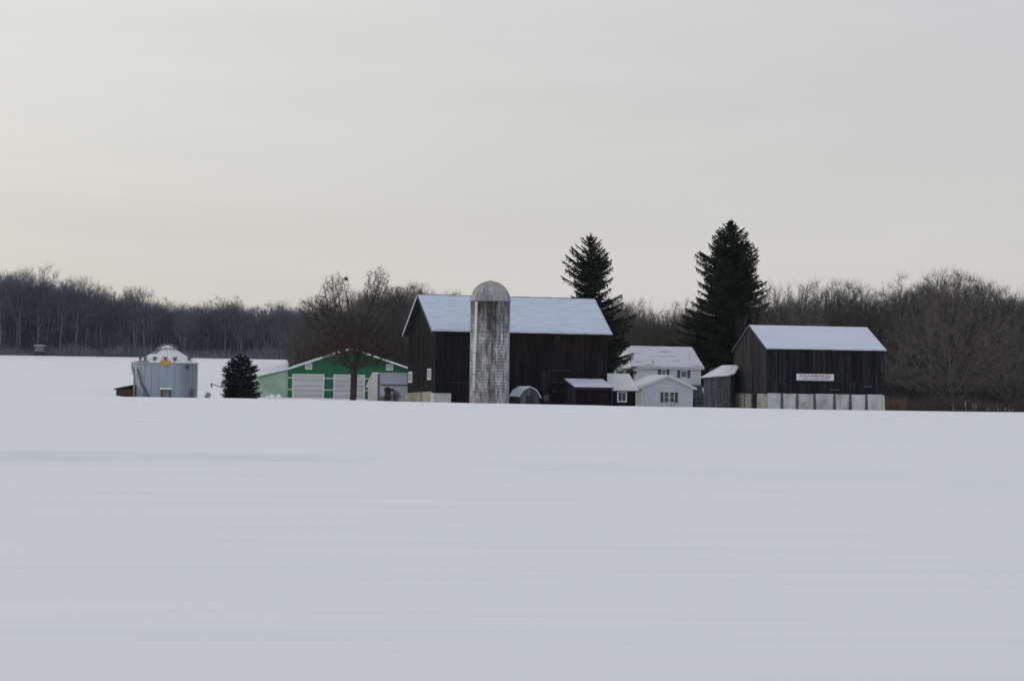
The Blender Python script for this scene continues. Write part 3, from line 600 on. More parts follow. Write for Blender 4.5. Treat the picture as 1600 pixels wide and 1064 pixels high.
# ------------------------------------------------------------ second barn with the strawberry sign
def sign_barn():
    b = empty('charcoal_barn', (28.22, 265, 0), 14, 'charcoal board barn on a whitewashed buttressed foundation at the right', 'barn')
    Lx, Wd = 13.8, 10.9
    prof = lambda v: 7.0 + v / 5.5 * 2.55 if v < 5.5 else 9.55 - (v - 5.5) / 5.4 * 2.65
    m = MB(); m.prism([(0, -.5), (Wd, -.5), (Wd, 6.9), (5.5, 9.55), (0, 7.0)], 0, Lx, 'x'); m.build('wall', MT['dark_inside'], b)
    boards(left(), 0, Wd, lambda v: 2.2 - v * .02, prof, rag=.18).build('gable_siding', MT['barn_grey'], b, kind='stuff')  # paler boards than the front: sunlight on this side put into the colour
    boards(front(), 0, Lx, 3.3, 7.0, skip=((11.4, 11.5),), rag=.02).build('siding', MT['barn_charcoal'], b, kind='stuff')
    boards(front(-.02), 0, Lx, 2.15, 3.32, t=.03, rag=.12, w=.33).build('lower_siding', MT['barn_charcoal'], b, kind='stuff')
    boards(right(Lx), 0, Wd, -.3, prof).build('gable_siding', MT['barn_charcoal'], b, kind='stuff')
    m = boards(left(-.05), 4.6, 6.3, 2.3, 5.2, w=.28); d = m.build('barn_door', MT['barn_grey'], b)
    m = MB(); m.box(-.16, -.085, 4.5, 4.62, 2.3, 5.3); m.build('door_edge', MT['shed_grey'], d)
    m = MB(); m.box(11.4, 12.4, -.1, -.055, 2.95, 3.05); m.build('batten', MT['shed_grey'], b)
    m = MB(); m.box(7.3, 8.6, -.14, -.055, 2.55, 2.66); m.build('batten', MT['shed_grey'], b)
    # foundation: panels between buttresses
    but = [0, 1.74, 3.55, 5.59, 7.94, 9.84, 11.75, 13.75]
    for i in range(7):
        m = MB(); m.box(but[i] + .10, but[i + 1] - .10, -.12 - .02 * (i % 2), .3, -.5, 2.12 - .02 * (i % 3)); m.build('foundation_panel', MT['concrete'], b)
    for i, x in enumerate(but[1:]):
        m = MB(); m.hexa([(x - .13, -.42, -.5), (x + .13, -.42, -.5), (x + .13, .2, -.5), (x - .13, .2, -.5), (x - .12, -.22, 1.95), (x + .12, -.22, 1.95), (x + .12, .2, 2.1), (x - .12, .2, 2.1)]); m.build('buttress', MT['shed_grey'] if i < 6 else MT['concrete'], b)
    m = MB(); m.box(-.16, 1.3, -.1, .05, -.5, 2.15)
    xs = [(-.1, 2.7), (4.6, 6.6), (7.3, 8.9), (9.5, 10.9)]
    for i, (v0, v1) in enumerate(xs):
        m = MB(); m.box(-.15, .25, v0, v1, -.5, 2.05 - .04 * (i % 2)); m.build('foundation_panel', MT['tan_stone'], b)
    for v in (3.3, 4.0, 6.9, 9.1):
        m = MB(); m.box(-.14, .02, v, v + .22, -.5, 2.1); m.build('foundation_post', MT['tan_wood'] if v > 6 else MT['dark_wood'], b)
    m = MB(); m.slab((-.15, -.3, 7.0), (14.05, -.3, 7.0), (14.05, 5.5, 9.72), (-.15, 5.5, 9.72), .12); m.build('roof', MT['dark_wood'], b)
    m = MB(); m.slab((-.15, 11.4, 6.85), (14.05, 11.4, 6.85), (14.05, 5.51, 9.715), (-.15, 5.51, 9.715), .12); m.build('roof', MT['dark_wood'], b)
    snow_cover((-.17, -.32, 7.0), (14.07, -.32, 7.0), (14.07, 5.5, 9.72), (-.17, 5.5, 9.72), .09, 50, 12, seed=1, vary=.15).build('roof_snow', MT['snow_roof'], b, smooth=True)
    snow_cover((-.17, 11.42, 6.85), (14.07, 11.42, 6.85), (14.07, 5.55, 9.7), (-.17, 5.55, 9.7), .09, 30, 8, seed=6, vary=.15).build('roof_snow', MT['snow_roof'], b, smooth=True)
    for x in (-.2, 14.075):
        m = MB(); m.slab((x, -.33, 7.02), (x + .03, -.33, 7.02), (x + .03, 5.5, 9.74), (x, 5.5, 9.74), .16); m.build('rake_board', MT['shed_grey'], b)
        m = MB(); m.slab((x, 11.42, 6.87), (x + .03, 11.42, 6.87), (x + .03, 5.51, 9.735), (x, 5.51, 9.735), .16); m.build('rake_board', MT['shed_grey'], b)
    # sign hung on the front
    v = Matrix.Rotation(R(14), 4, 'Z') @ Vector((3.42, -.14, 0)) + Vector((28.22, 265, 3.58))
    s = empty('strawberry_sign', v, 14, 'long white board sign with faded red strawberries lettering on the charcoal barn', 'sign')
    m = MB(); m.box(0, 4.42, -.05, 0, 0, .74); m.build('board', MT['sign_white'], s)
    m = MB(); m.box(-.04, 4.46, -.06, .0, -.045, -.002); m.box(-.04, 4.46, -.06, 0, .742, .77); m.build('frame', MT['dark_wood'], s)
    cu = bpy.data.curves.new('lettering', 'FONT'); cu.body = 'STRAWBERRIES'; cu.size = .50; cu.extrude = .004; cu.space_character = 1.06; cu.offset = .006
    t = bpy.data.objects.new('tmp', cu); COL.objects.link(t); bpy.context.view_layer.update()
    me = bpy.data.meshes.new_from_object(t); bpy.data.objects.remove(t)
    co = np.zeros(len(me.vertices) * 3); me.vertices.foreach_get('co', co); co = co.reshape(-1, 3)
    mn, mxx = co.min(0), co.max(0); co[:, 0] = (co[:, 0] - mn[0]) / (mxx[0] - mn[0]) * 3.62 + .36; co[:, 1] = (co[:, 1] - mn[1]) / (mxx[1] - mn[1]) * .36 + .30
    me.vertices.foreach_set('co', co.ravel()); me.materials.clear(); me.materials.append(MT['sign_red'])
    o = link('lettering', me, s, (0, -.056, 0)); o.rotation_euler = (R(90), 0, 0)
    m = MB(); rnd = random.Random(5)
    for x0, x1 in ((.68, 1.55), (1.66, 2.7), (2.85, 3.9)):       # small second line, too worn to read
        x = x0
        while x < x1:
            w_ = rnd.uniform(.05, .10); m.box(x, x + w_, -.058, -.051, .13, .13 + rnd.uniform(.07, .11)); x += w_ + .035
    m.build('small_print', MT['sign_blue'], s)
sign_barn()

# ------------------------------------------------------------ green machine shed
def green_shed():
    b = empty('green_machine_shed', (-28.16, 302, 0), 0, 'wide green metal shed with off white overhead doors behind the bare oak', 'machine shed')
    Lx, Dp, xr, ez, rz = 15.6, 22, 7.8, 4.3, 6.85
    m = MB(); m.prism([(0, -.5), (Lx, -.5), (Lx, ez), (xr, rz), (0, ez)], 0, Dp, 'y'); m.build('wall', MT['green'], b)
    # ribs of the green gable band and of the pale lean-to
    m = MB(); x = .12
    while x < Lx - .1:
        zt = ez + (rz - ez) * (x / xr if x < xr else (Lx - x) / (Lx - xr)) - .03
        m.box(x, x + .04, -.022, .0, 3.75, zt); x += .3
    m.build('rib', MT['green'], b, kind='stuff')
    m = MB(); m.prism([(-4.05, -.5), (-.002, -.5), (-.002, 4.1), (-4.05, 3.1)], .25, Dp, 'y'); m.build('lean_to_wall', MT['green_light'], b, label='pale faded green wall of the lean-to')
    m = MB(); x = -3.95
    while x < -.1: m.box(x, x + .045, .225, .25, -.3, 3.12 + (x + 4.05) * .245); x += .29
    m.build('rib', MT['green_light'], b, kind='stuff')
    def door(x0, x1):
        f = MB(); f.box(x0 - .16, x0, -.08, 0, -.3, 3.72); f.box(x1, x1 + .16, -.08, 0, -.3, 3.72); f.box(x0, x1, -.08, 0, 3.56, 3.72)
        d = f.build('overhead_door', MT['trim_white'], b)
        n = 6; h = (3.54 + .3) / n
        for i in range(n):
            p = MB(); p.box(x0 + .01, x1 - .01, -.045, -.004, -.3 + i * h + .018, -.3 + (i + 1) * h - .018)
            for k in range(3): p.box(x0 + .08, x1 - .08, -.056, -.045, -.3 + i * h + .1 + k * .17, -.3 + i * h + .17 + k * .17)
            p.build('door_panel', MT['door_panel'], d)
    door(.72, 4.42); door(5.9, 9.55); door(10.75, 14.4)
    for x0, x1 in ((.0, .56), (9.71, 10.59), (14.56, 15.6), (4.58, 5.74)):
        for z in (1.70, 3.16):
            m = MB(); m.box(x0, x1, -.05, 0, z, z + .12); m.build('trim_band', MT['trim_white'], b)
    for x0 in (2.15, 12.35):
        f = MB(); f.box(x0, x0 + .1, -.07, 0, 4.3, 5.1); f.box(x0 + .78, x0 + .88, -.07, 0, 4.3, 5.1); f.box(x0 + .1, x0 + .78, -.07, 0, 5.0, 5.1); f.box(x0 + .1, x0 + .78, -.07, 0, 4.3, 4.4)
        for k in range(3): f.box(x0 + .24 + k * .17, x0 + .30 + k * .17, -.06, 0, 4.4, 5.0)
        fr = f.build('gable_vent', MT['trim_white'], b)
        for k in range(5): 
            q = MB(); q.box(x0 + .1, x0 + .78, -.045, -.004, 4.42 + k * .117, 4.49 + k * .117); q.build('louvre', MT['door_panel'], fr)
    zr = lambda x: float(np.interp(x, [-4.35, 0, xr, 16.1], [3.22, 4.28, 6.93, 4.22]))
    for x0, x1, t in ((-4.35, 0, .2), (0, xr, .2), (16.1, xr, .06)):
        m = MB(); m.slab((x0, -.35, zr(x0)), (x0, Dp, zr(x0)), (x1, Dp, zr(x1)), (x1, -.35, zr(x1)), .08); m.build('roof', MT['white_paint'] if t > .1 else MT['steel_dark'], b)
        snow_cover((x0, -.36, zr(x0)), (x0, Dp, zr(x0)), (x1, Dp, zr(x1)), (x1, -.36, zr(x1)), t, 30, 12, seed=x0, vary=.45).build('roof_snow', MT['snow_white'], b, smooth=True)
    m = MB(); m.slab((16.1, -.39, zr(16.1) + .01), (16.1, -.355, zr(16.1) + .01), (xr, -.355, zr(xr) + .01), (xr, -.39, zr(xr) + .01), .13); m.build('rake_board', MT['shed_grey'], b)
green_shed()
def white_shed():
    b = empty('white_metal_shed', (-15.81, 288, 0), 18, 'white metal shed with a sloping back roof between the oak and the black barn', 'shed')
    Lx = 5.2; P = [(5.5, 0), (5.5, 2.5), (3.1, 3.82), (0, 3.8)]
    m = MB(); m.prism([(0, -.5), (5.5, -.5)] + P[1:], 0.0, Lx, 'x'); m.build('wall', MT['white_paint'], b)
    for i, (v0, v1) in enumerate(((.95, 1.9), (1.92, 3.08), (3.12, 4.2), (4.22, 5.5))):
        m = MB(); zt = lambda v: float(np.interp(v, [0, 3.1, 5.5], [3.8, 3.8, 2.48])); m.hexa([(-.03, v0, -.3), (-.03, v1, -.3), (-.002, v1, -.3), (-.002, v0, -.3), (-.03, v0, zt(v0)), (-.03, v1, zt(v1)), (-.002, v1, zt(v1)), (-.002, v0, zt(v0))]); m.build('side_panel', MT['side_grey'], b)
    m = MB(); m.box(-.03, .0, .0, .93, -.3, 3.8); m.build('dark_side_strip', MT['dark_wood'], b, label='dark upright strip painted as the shaded recess at the near corner')  # flat dark strip stands in for the shade of a recess
    m = MB(); m.box(.05, Lx, -.04, -.002, 2.55, 3.8); m.build('front_panel', MT['snow_roof'], b, label='upper front panel of white metal tinted bluish as shade')  # white metal coloured bluish for shade, with the roof snow material
    m = MB(); m.box(.05, Lx, -.10, -.002, 2.40, 2.52); m.build('door_track', MT['steel_dark'], b)
    for x in (.05, 1.45, 2.85, 4.25):
        m = MB(); m.box(x, min(x + 1.38, Lx), -.035, -.002, -.3, 2.38); m.build('front_panel', MT['white_paint'], b)
    m = MB(); m.box(3.5, 3.66, -.12, -.04, -.3, 3.84); m.build('corner_trim', MT['trim_white'], b)  # white strip puts the lit right edge into the colour
    m = MB()
    Q = [(-.1, 3.84), (3.1, 3.86), (6.2, 2.15)]
    for (v0, z0), (v1, z1) in zip(Q[:-1], Q[1:]):
        m.slab((-.12, v0, z0 + .1), (Lx + .1, v0, z0 + .1), (Lx + .1, v1, z1 + .1), (-.12, v1, z1 + .1), .12)
    m.build('roof_snow', MT['snow_white'], b)
white_shed()

# ------------------------------------------------------------ grain bin
def grain_bin():
    s = empty('grain_bin', (-39.1, 272, 0), 0, 'round galvanised grain bin with snowy cone roof and orange oval badge', 'grain bin')
    r, H = 3.42, 4.62
    # corrugated wall rings
    prof = []; z = -.5
    k = 0
    while z < H: prof.append((r + (.022 if k % 2 else -.012), z)); z += .055; k += 1
    prof.append((r, H)); n = 72; mb = MB()
    for q, zz in prof:
        for i in range(n): a = 2 * math.pi * i / n; mb.v.append((q * math.cos(a), q * math.sin(a), zz))
    for j in range(len(prof) - 1):
        for i in range(n): i2 = (i + 1) % n; mb.f.append((j*n+i, j*n+i2, (j+1)*n+i2, (j+1)*n+i))
    mb.build('bin_wall', MT['galv'], s, smooth=True, fix=False)
    m = MB()
    for i in range(24):
        a = 2 * math.pi * (i + .5) / 24; c0 = Vector((math.cos(a), math.sin(a), 0)) * (r + .04); m.bar(c0 + Vector((0, 0, -.5)), c0 + Vector((0, 0, H)), .035)
    m.build('stiffener', MT['galv'], s, kind='stuff')
    m = MB()
    for z in (.66, 1.78, 2.9, 4.0): m.tube([(math.cos(t) * (r + .03), math.sin(t) * (r + .03), z) for t in np.linspace(0, 2*math.pi, 49)], .008, 4, cap=False)
    m.build('seam', MT['galv'], s)
    # roof sectors
    ns = 28; R0, R1, z0, z1 = r + .12, .72, H - .03, H + 1.62
    a = math.pi / ns
    pm = MB(); pm.quad((math.cos(-a)*R0, math.sin(-a)*R0, z0), (math.cos(a)*R0, math.sin(a)*R0, z0), (math.cos(a)*R1, math.sin(a)*R1, z1), (math.cos(-a)*R1, math.sin(-a)*R1, z1))
    pm.bar((math.cos(a)*R0, math.sin(a)*R0, z0 + .03), (math.cos(a)*R1, math.sin(a)*R1, z1 + .03), .045, .09); pme = pm.mesh('roof_panel', MT['steel_bright'], fix=False)
    R0b, R1b = r - .02, 1.0; f = lambda q: z0 + (R0 - q) / (R0 - R1) * (z1 - z0)
    def snow_panel(lo, hi):
        sm = MB(); b0 = a * .88
        P = [(math.cos(t)*q, math.sin(t)*q, f(q) + dz) for dz in (.008, .075) for q, t in ((hi, -b0), (hi, b0), (lo, b0), (lo, -b0))]
        sm.hexa(P); return sm.mesh('snow_panel', MT['snow_white'])
    s1, s2 = snow_panel(1.0, 3.5), snow_panel(1.9, 3.1)
    for i in range(ns):
        ang = 360 * i / ns + 3; o = link('roof_panel', pme, s, (0, 0, 0), ang)
        da = (ang + 360) % 360
        if da < 100 or da > 245: link('snow_panel', s1, s, (0, 0, 0), ang)
        elif random.random() < .6: link('snow_panel', s2, s, (0, 0, 0), ang)
    m = MB(); m.tube([(math.cos(t)*R0, math.sin(t)*R0, z0 - .02) for t in np.linspace(0, 2*math.pi, 57)], .05, 5, cap=False); m.build('eave_ring', MT['steel_bright'], s)
    m = MB(); m.tube([(0, 0, z1 - .08), (0, 0, z1 + .1)], .78, 20, .78); m.tube([(0, 0, z1 + .1), (0, 0, z1 + .38)], .84, 20, .12); m.build('roof_cap', MT['snow_white'], s)
    m = MB()
    for sg in range(8):
        t = sg * math.pi / 4; c_, s_ = math.cos(t), math.sin(t)
        m.tube([(c_*1.2, s_*1.2, z1 - .25), (c_*1.2, s_*1.2, z1 + .04), (c_*.85, s_*.85, z1 + .34), (c_*.3, s_*.3, z1 + .50)], .02, 5)
    m.tube([(math.cos(t)*1.2, math.sin(t)*1.2, z1 + .04) for t in np.linspace(0, 2*math.pi, 25)], .03, 5, cap=False)
    m.tube([(math.cos(t)*.5, math.sin(t)*.5, z1 + .46) for t in np.linspace(0, 2*math.pi, 17)], .02, 5, cap=False)
    m.build('roof_guard_rail', MT['steel_bright'], s)
    vm = MB(); vm.tube([(3.05, 0, f(3.05)), (3.05, 0, f(3.05) + .34)], .17, 10); vm.box(2.85, 3.36, -.2, .2, f(3.05) + .34, f(3.05) + .42); vme = vm.mesh('roof_vent', MT['steel_dark'])
    for ang in (-90 + 4, -90 - 19, -90 + 25, -90 - 45, -90 + 62, -90 - 70, 90, 40, 140): link('roof_vent', vme, s, (0, 0, 0), ang)
    # orange badge on the eave with a small pale mark
    m = MB(); n = 28; m.v = []
    pts = [(.08 + .62 * math.cos(2*math.pi*i/n), .33 * math.sin(2*math.pi*i/n)) for i in range(n)]
    mm = MB(); mm.prism([(p[0], 4.62 + p[1]) for p in pts], -r - .18, -r - .13, 'y'); bd = mm.build('badge', MT['orange'], s, (.3, 0, 0))
    m = MB()
    for x in (-.30, -.05, .18, .40): m.box(x - .05 + .05, x + .05 + .05, -r - .195, -r - .182, 4.66, 4.80)
    m.box(-.25, .4, -r - .195, -r - .182, 4.50, 4.55); m.build('badge_mark', MT['orange_lite'], bd)
    # door with hood
    m = MB(); m.box(.0, .16, -r - .14, -r + .1, -.5, 1.62); m.box(.98, 1.14, -r - .14, -r + .1, -.5, 1.62); m.box(.16, .98, -r - .14, -r + .1, 1.5, 1.62); d = m.build('door', MT['brown_wood'], s, (-.15, 0, 0))
    m = MB(); m.box(.16, .50, -r - .08, -r + .1, -.5, 1.48); m.box(.82, .98, -r - .08, -r + .1, -.5, 1.48); m.build('door_leaf', MT['steel_dark'], d)
    m = MB(); m.box(.50, .82, -r - .09, -r + .1, -.5, 1.4); m.build('door_leaf', MT['tan_wood'], d)
    m = MB(); m.box(-.08, 1.22, -r - .28, -r + .05, 1.64, 1.84); m.build('door_hood', MT['snow_white'], d)
    # ladder at right
    a = R(-38); c_, s_ = math.cos(a), math.sin(a); m = MB(); tx, ty = -s_, c_
    for k in (-.2, .2): m.bar((c_*(r+.16) + tx*k, s_*(r+.16) + ty*k, -.4), (c_*(r+.16) + tx*k, s_*(r+.16) + ty*k, H + .1), .05)
    for z in np.arange(0, H, .3): m.bar((c_*(r+.16) - tx*.2, s_*(r+.16) - ty*.2, z), (c_*(r+.16) + tx*.2, s_*(r+.16) + ty*.2, z), .03)
    m.build('ladder', MT['galv'], s)
    m = MB(); m.box(2.55, 2.8, -2.62, -2.3, 4.0, 4.32); m.build('junction_box', MT['hide'], s)
    m = MB(); m.box(3.1, 3.3, -2.0, -1.2, -.5, 1.8); m.build('side_duct', MT['steel_dark'], s)
    # caged ladder at the left edge, catching light
    m = MB()
    for k in (-.16, .16): m.bar((-r - .16, -.5 + k, -.4), (-r - .16, -.5 + k, H + .3), .05)
    for z in np.arange(0, H, .28): m.bar((-r - .16, -.66, z), (-r - .16, -.34, z), .03)
    m.build('ladder', MT['steel_bright'], s)
    m = MB(); m.tube([(-r - .1, -1.0, -.5), (-r - .1, -1.0, 3.2), (-r - .35, -1.0, 4.1), (-r - .38, -1.0, 4.7)], .13, 8); m.build('downspout', MT['steel_bright'], s, smooth=True)
    m = MB()
    for z in (3.3, 3.9, 4.5): m.tube([(-r - .16 + .42 * math.cos(t), -.5 + .42 * math.sin(t), z) for t in np.linspace(math.pi*.5, math.pi*1.5, 9)], .02, 4)
    for t in np.linspace(math.pi*.5, math.pi*1.5, 5): m.bar((-r - .16 + .42*math.cos(t), -.5 + .42*math.sin(t), 3.3), (-r - .16 + .42*math.cos(t), -.5 + .42*math.sin(t), 4.5), .02)
    m.build('ladder_cage', MT['steel_bright'], s)
    # slanting unloading tube against the bin
    t = empty('unloading_tube', (-39.1, 272, 0), 0, 'slanting grey auger tube leaning down the left side of the grain bin', 'auger tube')
    m = MB(); m.tube([(-3.05, -2.1, 3.9), (-2.55, -2.6, 2.3), (-1.2, -3.55, .0)], .13, 8); m.build('tube', MT['steel_dark'], t, smooth=True)
    m = MB(); m.bar((-2.85, -2.35, 1.6), (-1.6, -3.4, .1), .06); m.bar((-2.2, -2.9, 1.7), (-2.1, -3.0, .0), .06); m.build('strut', MT['steel_dark'], t)
    # brown lean-to crate at the left
    b = empty('brown_wood_lean_to', (-44.75, 271.6, .28), 0, 'small reddish brown wooden lean-to against the left of the grain bin', 'lean-to')
    m = MB(); m.prism([(0, .35), (2.2, .35), (2.2, 1.75), (0, 1.35)], 0, .08, 'y'); m.prism([(0, .35), (2.2, .35), (2.2, 1.75), (0, 1.35)], 1.9, 2, 'y'); m.build('wall', MT['dark_inside'], b)
    for i in range(6):
        m = MB(); z0 = .42 + i * .15; m.box(.05, 2.15, -.03 - .004 * (i % 2), -.002, z0, z0 + .13); m.build('plank', MT['brown_wood'], b)
    m = MB(); m.box(0, .3, -.06, -.032, .5, 1.28); m.build('end_board', MT['dark_wood'], b)
    m = MB(); m.slab((-.3, -.2, 1.36), (-.3, 2.2, 1.36), (2.25, 2.2, 1.88), (2.25, -.2, 1.88), .09); m.build('roof', MT['dark_wood'], b)
    snow_cover((-.3, -.2, 1.36), (-.3, 2.2, 1.36), (2.2, 2.2, 1.87), (2.2, -.2, 1.87), .03, 6, 6).build('roof_snow', MT['snow_white'], b)
    for x in (.15, 1.1, 2.05):
        m = MB(); m.box(x - .05, x + .05, .09, .2, -.1, .5); m.build('post', MT['brown_wood'], b)
grain_bin()

# ------------------------------------------------------------ small yard things
def yard_things():
    # spout arm sticking out of the little spruce, crate in the snow
    g = ground(-33.5, 272)
    a = empty('spout_arm', (-33.2, 272.5, g), 0, 'rusty slanting pipe with a drooping end left of the little spruce', 'pipe')
    m = MB(); m.tube([(-.95, 0, 2.35 - g), (.9, .1, 1.75 - g)], .06, 6); m.build('pipe', MT['rust_pole'], a)
    m = MB(); m.tube([(-.93, 0, 2.4 - g), (-.86, 0, 1.95 - g)], .09, 6); m.build('spout', MT['steel_dark'], a)
    m = MB(); m.bar((.9, .1, 0), (.9, .1, 1.8 - g), .08); m.build('post', MT['dark_wood'], a)
    g = ground(-34.8, 275)
    c = empty('tipped_crate', (-34.86, 275, g), 20, 'small dark tipped crate half sunk in the snow right of the grain bin', 'crate')
    m = MB(); m.box(-.27, .27, -.25, .25, -.2, .42); o = m.build('side', MT['steel_dark'], c); o.rotation_euler = (0, R(24), 0); o.location = (0, 0, .55)
    m = MB(); m.box(-.25, .25, -.29, -.255, -.15, .36); o2 = m.build('lid', MT['galv'], o)
    # black hooded barrel stove on its stand and the pale trough beside it
    g = ground(-14.6, 283)
    s = empty('black_barrel_with_hood', (-14.75, 283, g), 0, 'upright black barrel with a domed hood before the white metal shed', 'barrel')
    m = MB(); m.tube([(.12, 0, -.2), (.12, 0, 1.15)], .30, 16); m.build('barrel', MT['hide'], s, smooth=False)
    m = MB(); m.tube([(.1, 0, 1.15), (.1, 0, 1.3), (.06, 0, 1.55), (.05, 0, 1.66)], .40, 14, .22); m.build('hood', MT['hide'], s)
    m = MB(); m.tube([(.3, 0, 1.35), (.62, 0, 1.4), (.66, 0, 1.24)], .13, 8); m.build('spout', MT['hide'], s)
    for z in (.3, .8):
        m = MB(); m.tube([(.12, 0, z), (.12, 0, z + .04)], .32, 16); m.build('band', MT['steel_dark'], s)
    s.scale = (1.25, 1.25, 1.15)
    t = empty('grey_wooden_tub', (-15.2, 282.8, g), 0, 'short tan grey wooden tub standing left of the black barrel', 'tub')
    n = 12
    for i in range(n):
        aa = 2*math.pi*i/n; m = MB(); c0 = Vector((math.cos(aa)*.27, math.sin(aa)*.27, 0)); m.bar(c0 + Vector((0,0,-.2)), c0*1.08 + Vector((0,0,.82 + .02*(i%2))), .12, .04); m.build('stave', MT['tan_wood'], t)
    m = MB(); m.tube([(0,0,.25),(0,0,.3)], .32, 16, cap=False); m.build('band', MT['steel_dark'], t)
    # snow heap by the green shed
    rnd = random.Random(3)
    for k, (x, hgt) in enumerate(((-27.9, .80), (-27.35, .98), (-26.7, 1.02))):
        y = 262 + k * .3; xx = x * 262 / 272 ; g = ground(xx, y); bm = bmesh.new(); bmesh.ops.create_icosphere(bm, subdivisions=3, radius=1)
        for v in bm.verts:
            q = 1 + .35 * mnoise.noise(v.co * 1.7 + Vector((k * 5, 0, 0))); v.co = Vector((v.co.x * .42 * q + max(0, v.co.z) * .22, v.co.y * .4 * q, v.co.z * hgt * q))
        me = bpy.data.meshes.new('snow_heap'); bm.to_mesh(me); bm.free(); me.materials.append(MT['snow_white']); o = link('snow_heap', me, None, (xx, y, g))
        tag(o, ('leftmost', 'middle', 'rightmost')[k] + ' of three small snow heaps by the pale green wall', 'snow heap', 'snow heaps by the green shed')
    # shooting hut at the wood's edge far left
    g = ground(-101.5, 520)
    h = empty('woodland_hut', (-102.2, 519, g), 0, 'tiny dark raised hut with a snowy flat roof at the far wood edge', 'hut')
    m = MB(); m.box(-.9, .9, -.9, .9, .9, 2.0); m.build('wall', MT['brush_haze'], h)
    for x in (-.8, .8):
        m = MB(); m.box(x - .08, x + .08, -.85, -.7, -.3, .7); m.build('leg', MT['dark_wood'], h)
        m = MB(); m.box(x - .08, x + .08, .7, .85, -.3, .7); m.build('leg', MT['dark_wood'], h)
    m = MB(); m.box(-1.2, 1.2, -1.1, 1.1, 2.0, 2.1); m.build('roof', MT['dark_wood'], h)
    snow_cover((-1.2, -1.1, 2.1), (1.2, -1.1, 2.1), (1.2, 1.1, 2.1), (-1.2, 1.1, 2.1), .16, 8, 8).build('roof_snow', MT['snow_white'], h)
yard_things()

VERB = False
# ------------------------------------------------------------ bare trees: space colonisation skeletons
def colonise(attr, base, top_trunk, step, infl, kill, iters=220, seed=0):
    """returns nodes (n,3) and parent index"""
    rng = np.random.default_rng(seed)
    nodes = [Vector(base)]; par = [-1]; z = base[2]
    d0 = (Vector(top_trunk) - Vector(base)); nseg = max(2, int(d0.length / step))
    for i in range(1, nseg + 1):
        nodes.append(Vector(base) + d0 * i / nseg + Vector(rng.normal(0, step * .05, 3))); par.append(len(nodes) - 2)
    A = [Vector(a) for a in attr]
    for it in range(iters):
        kd = kdtree.KDTree(len(nodes))
        for i, n in enumerate(nodes): kd.insert(n, i)
        kd.balance(); acc = {}; keep = []
        for a in A:
            co, i, dist = kd.find(a)
            if dist < kill: continue
            keep.append(a)
            if dist < infl:
                v = (a - co) / max(dist, 1e-6)
                if i in acc: acc[i] += v
                else: acc[i] = v.copy()
        A = keep
        if not acc: break
        new = 0; blocked = 0
        for i, v in acc.items():
            if v.length < .05: continue
            v.normalize(); v += Vector(rng.normal(0, .16, 3)); v.normalize()
            p = nodes[i] + v * step
            if kd.find(p)[2] < step * .45:
                v = v + Vector(rng.normal(0, .9, 3)); v.normalize(); p = nodes[i] + v * step
                if kd.find(p)[2] < step * .6: continue
            nodes.append(p); par.append(i); new += 1
        if len(nodes) > 12000: break
    if VERB: print('colonise', len(attr), '->', len(nodes), 'left', len(A), 'iter', it)
    return np.array([tuple(n) for n in nodes]), np.array(par)
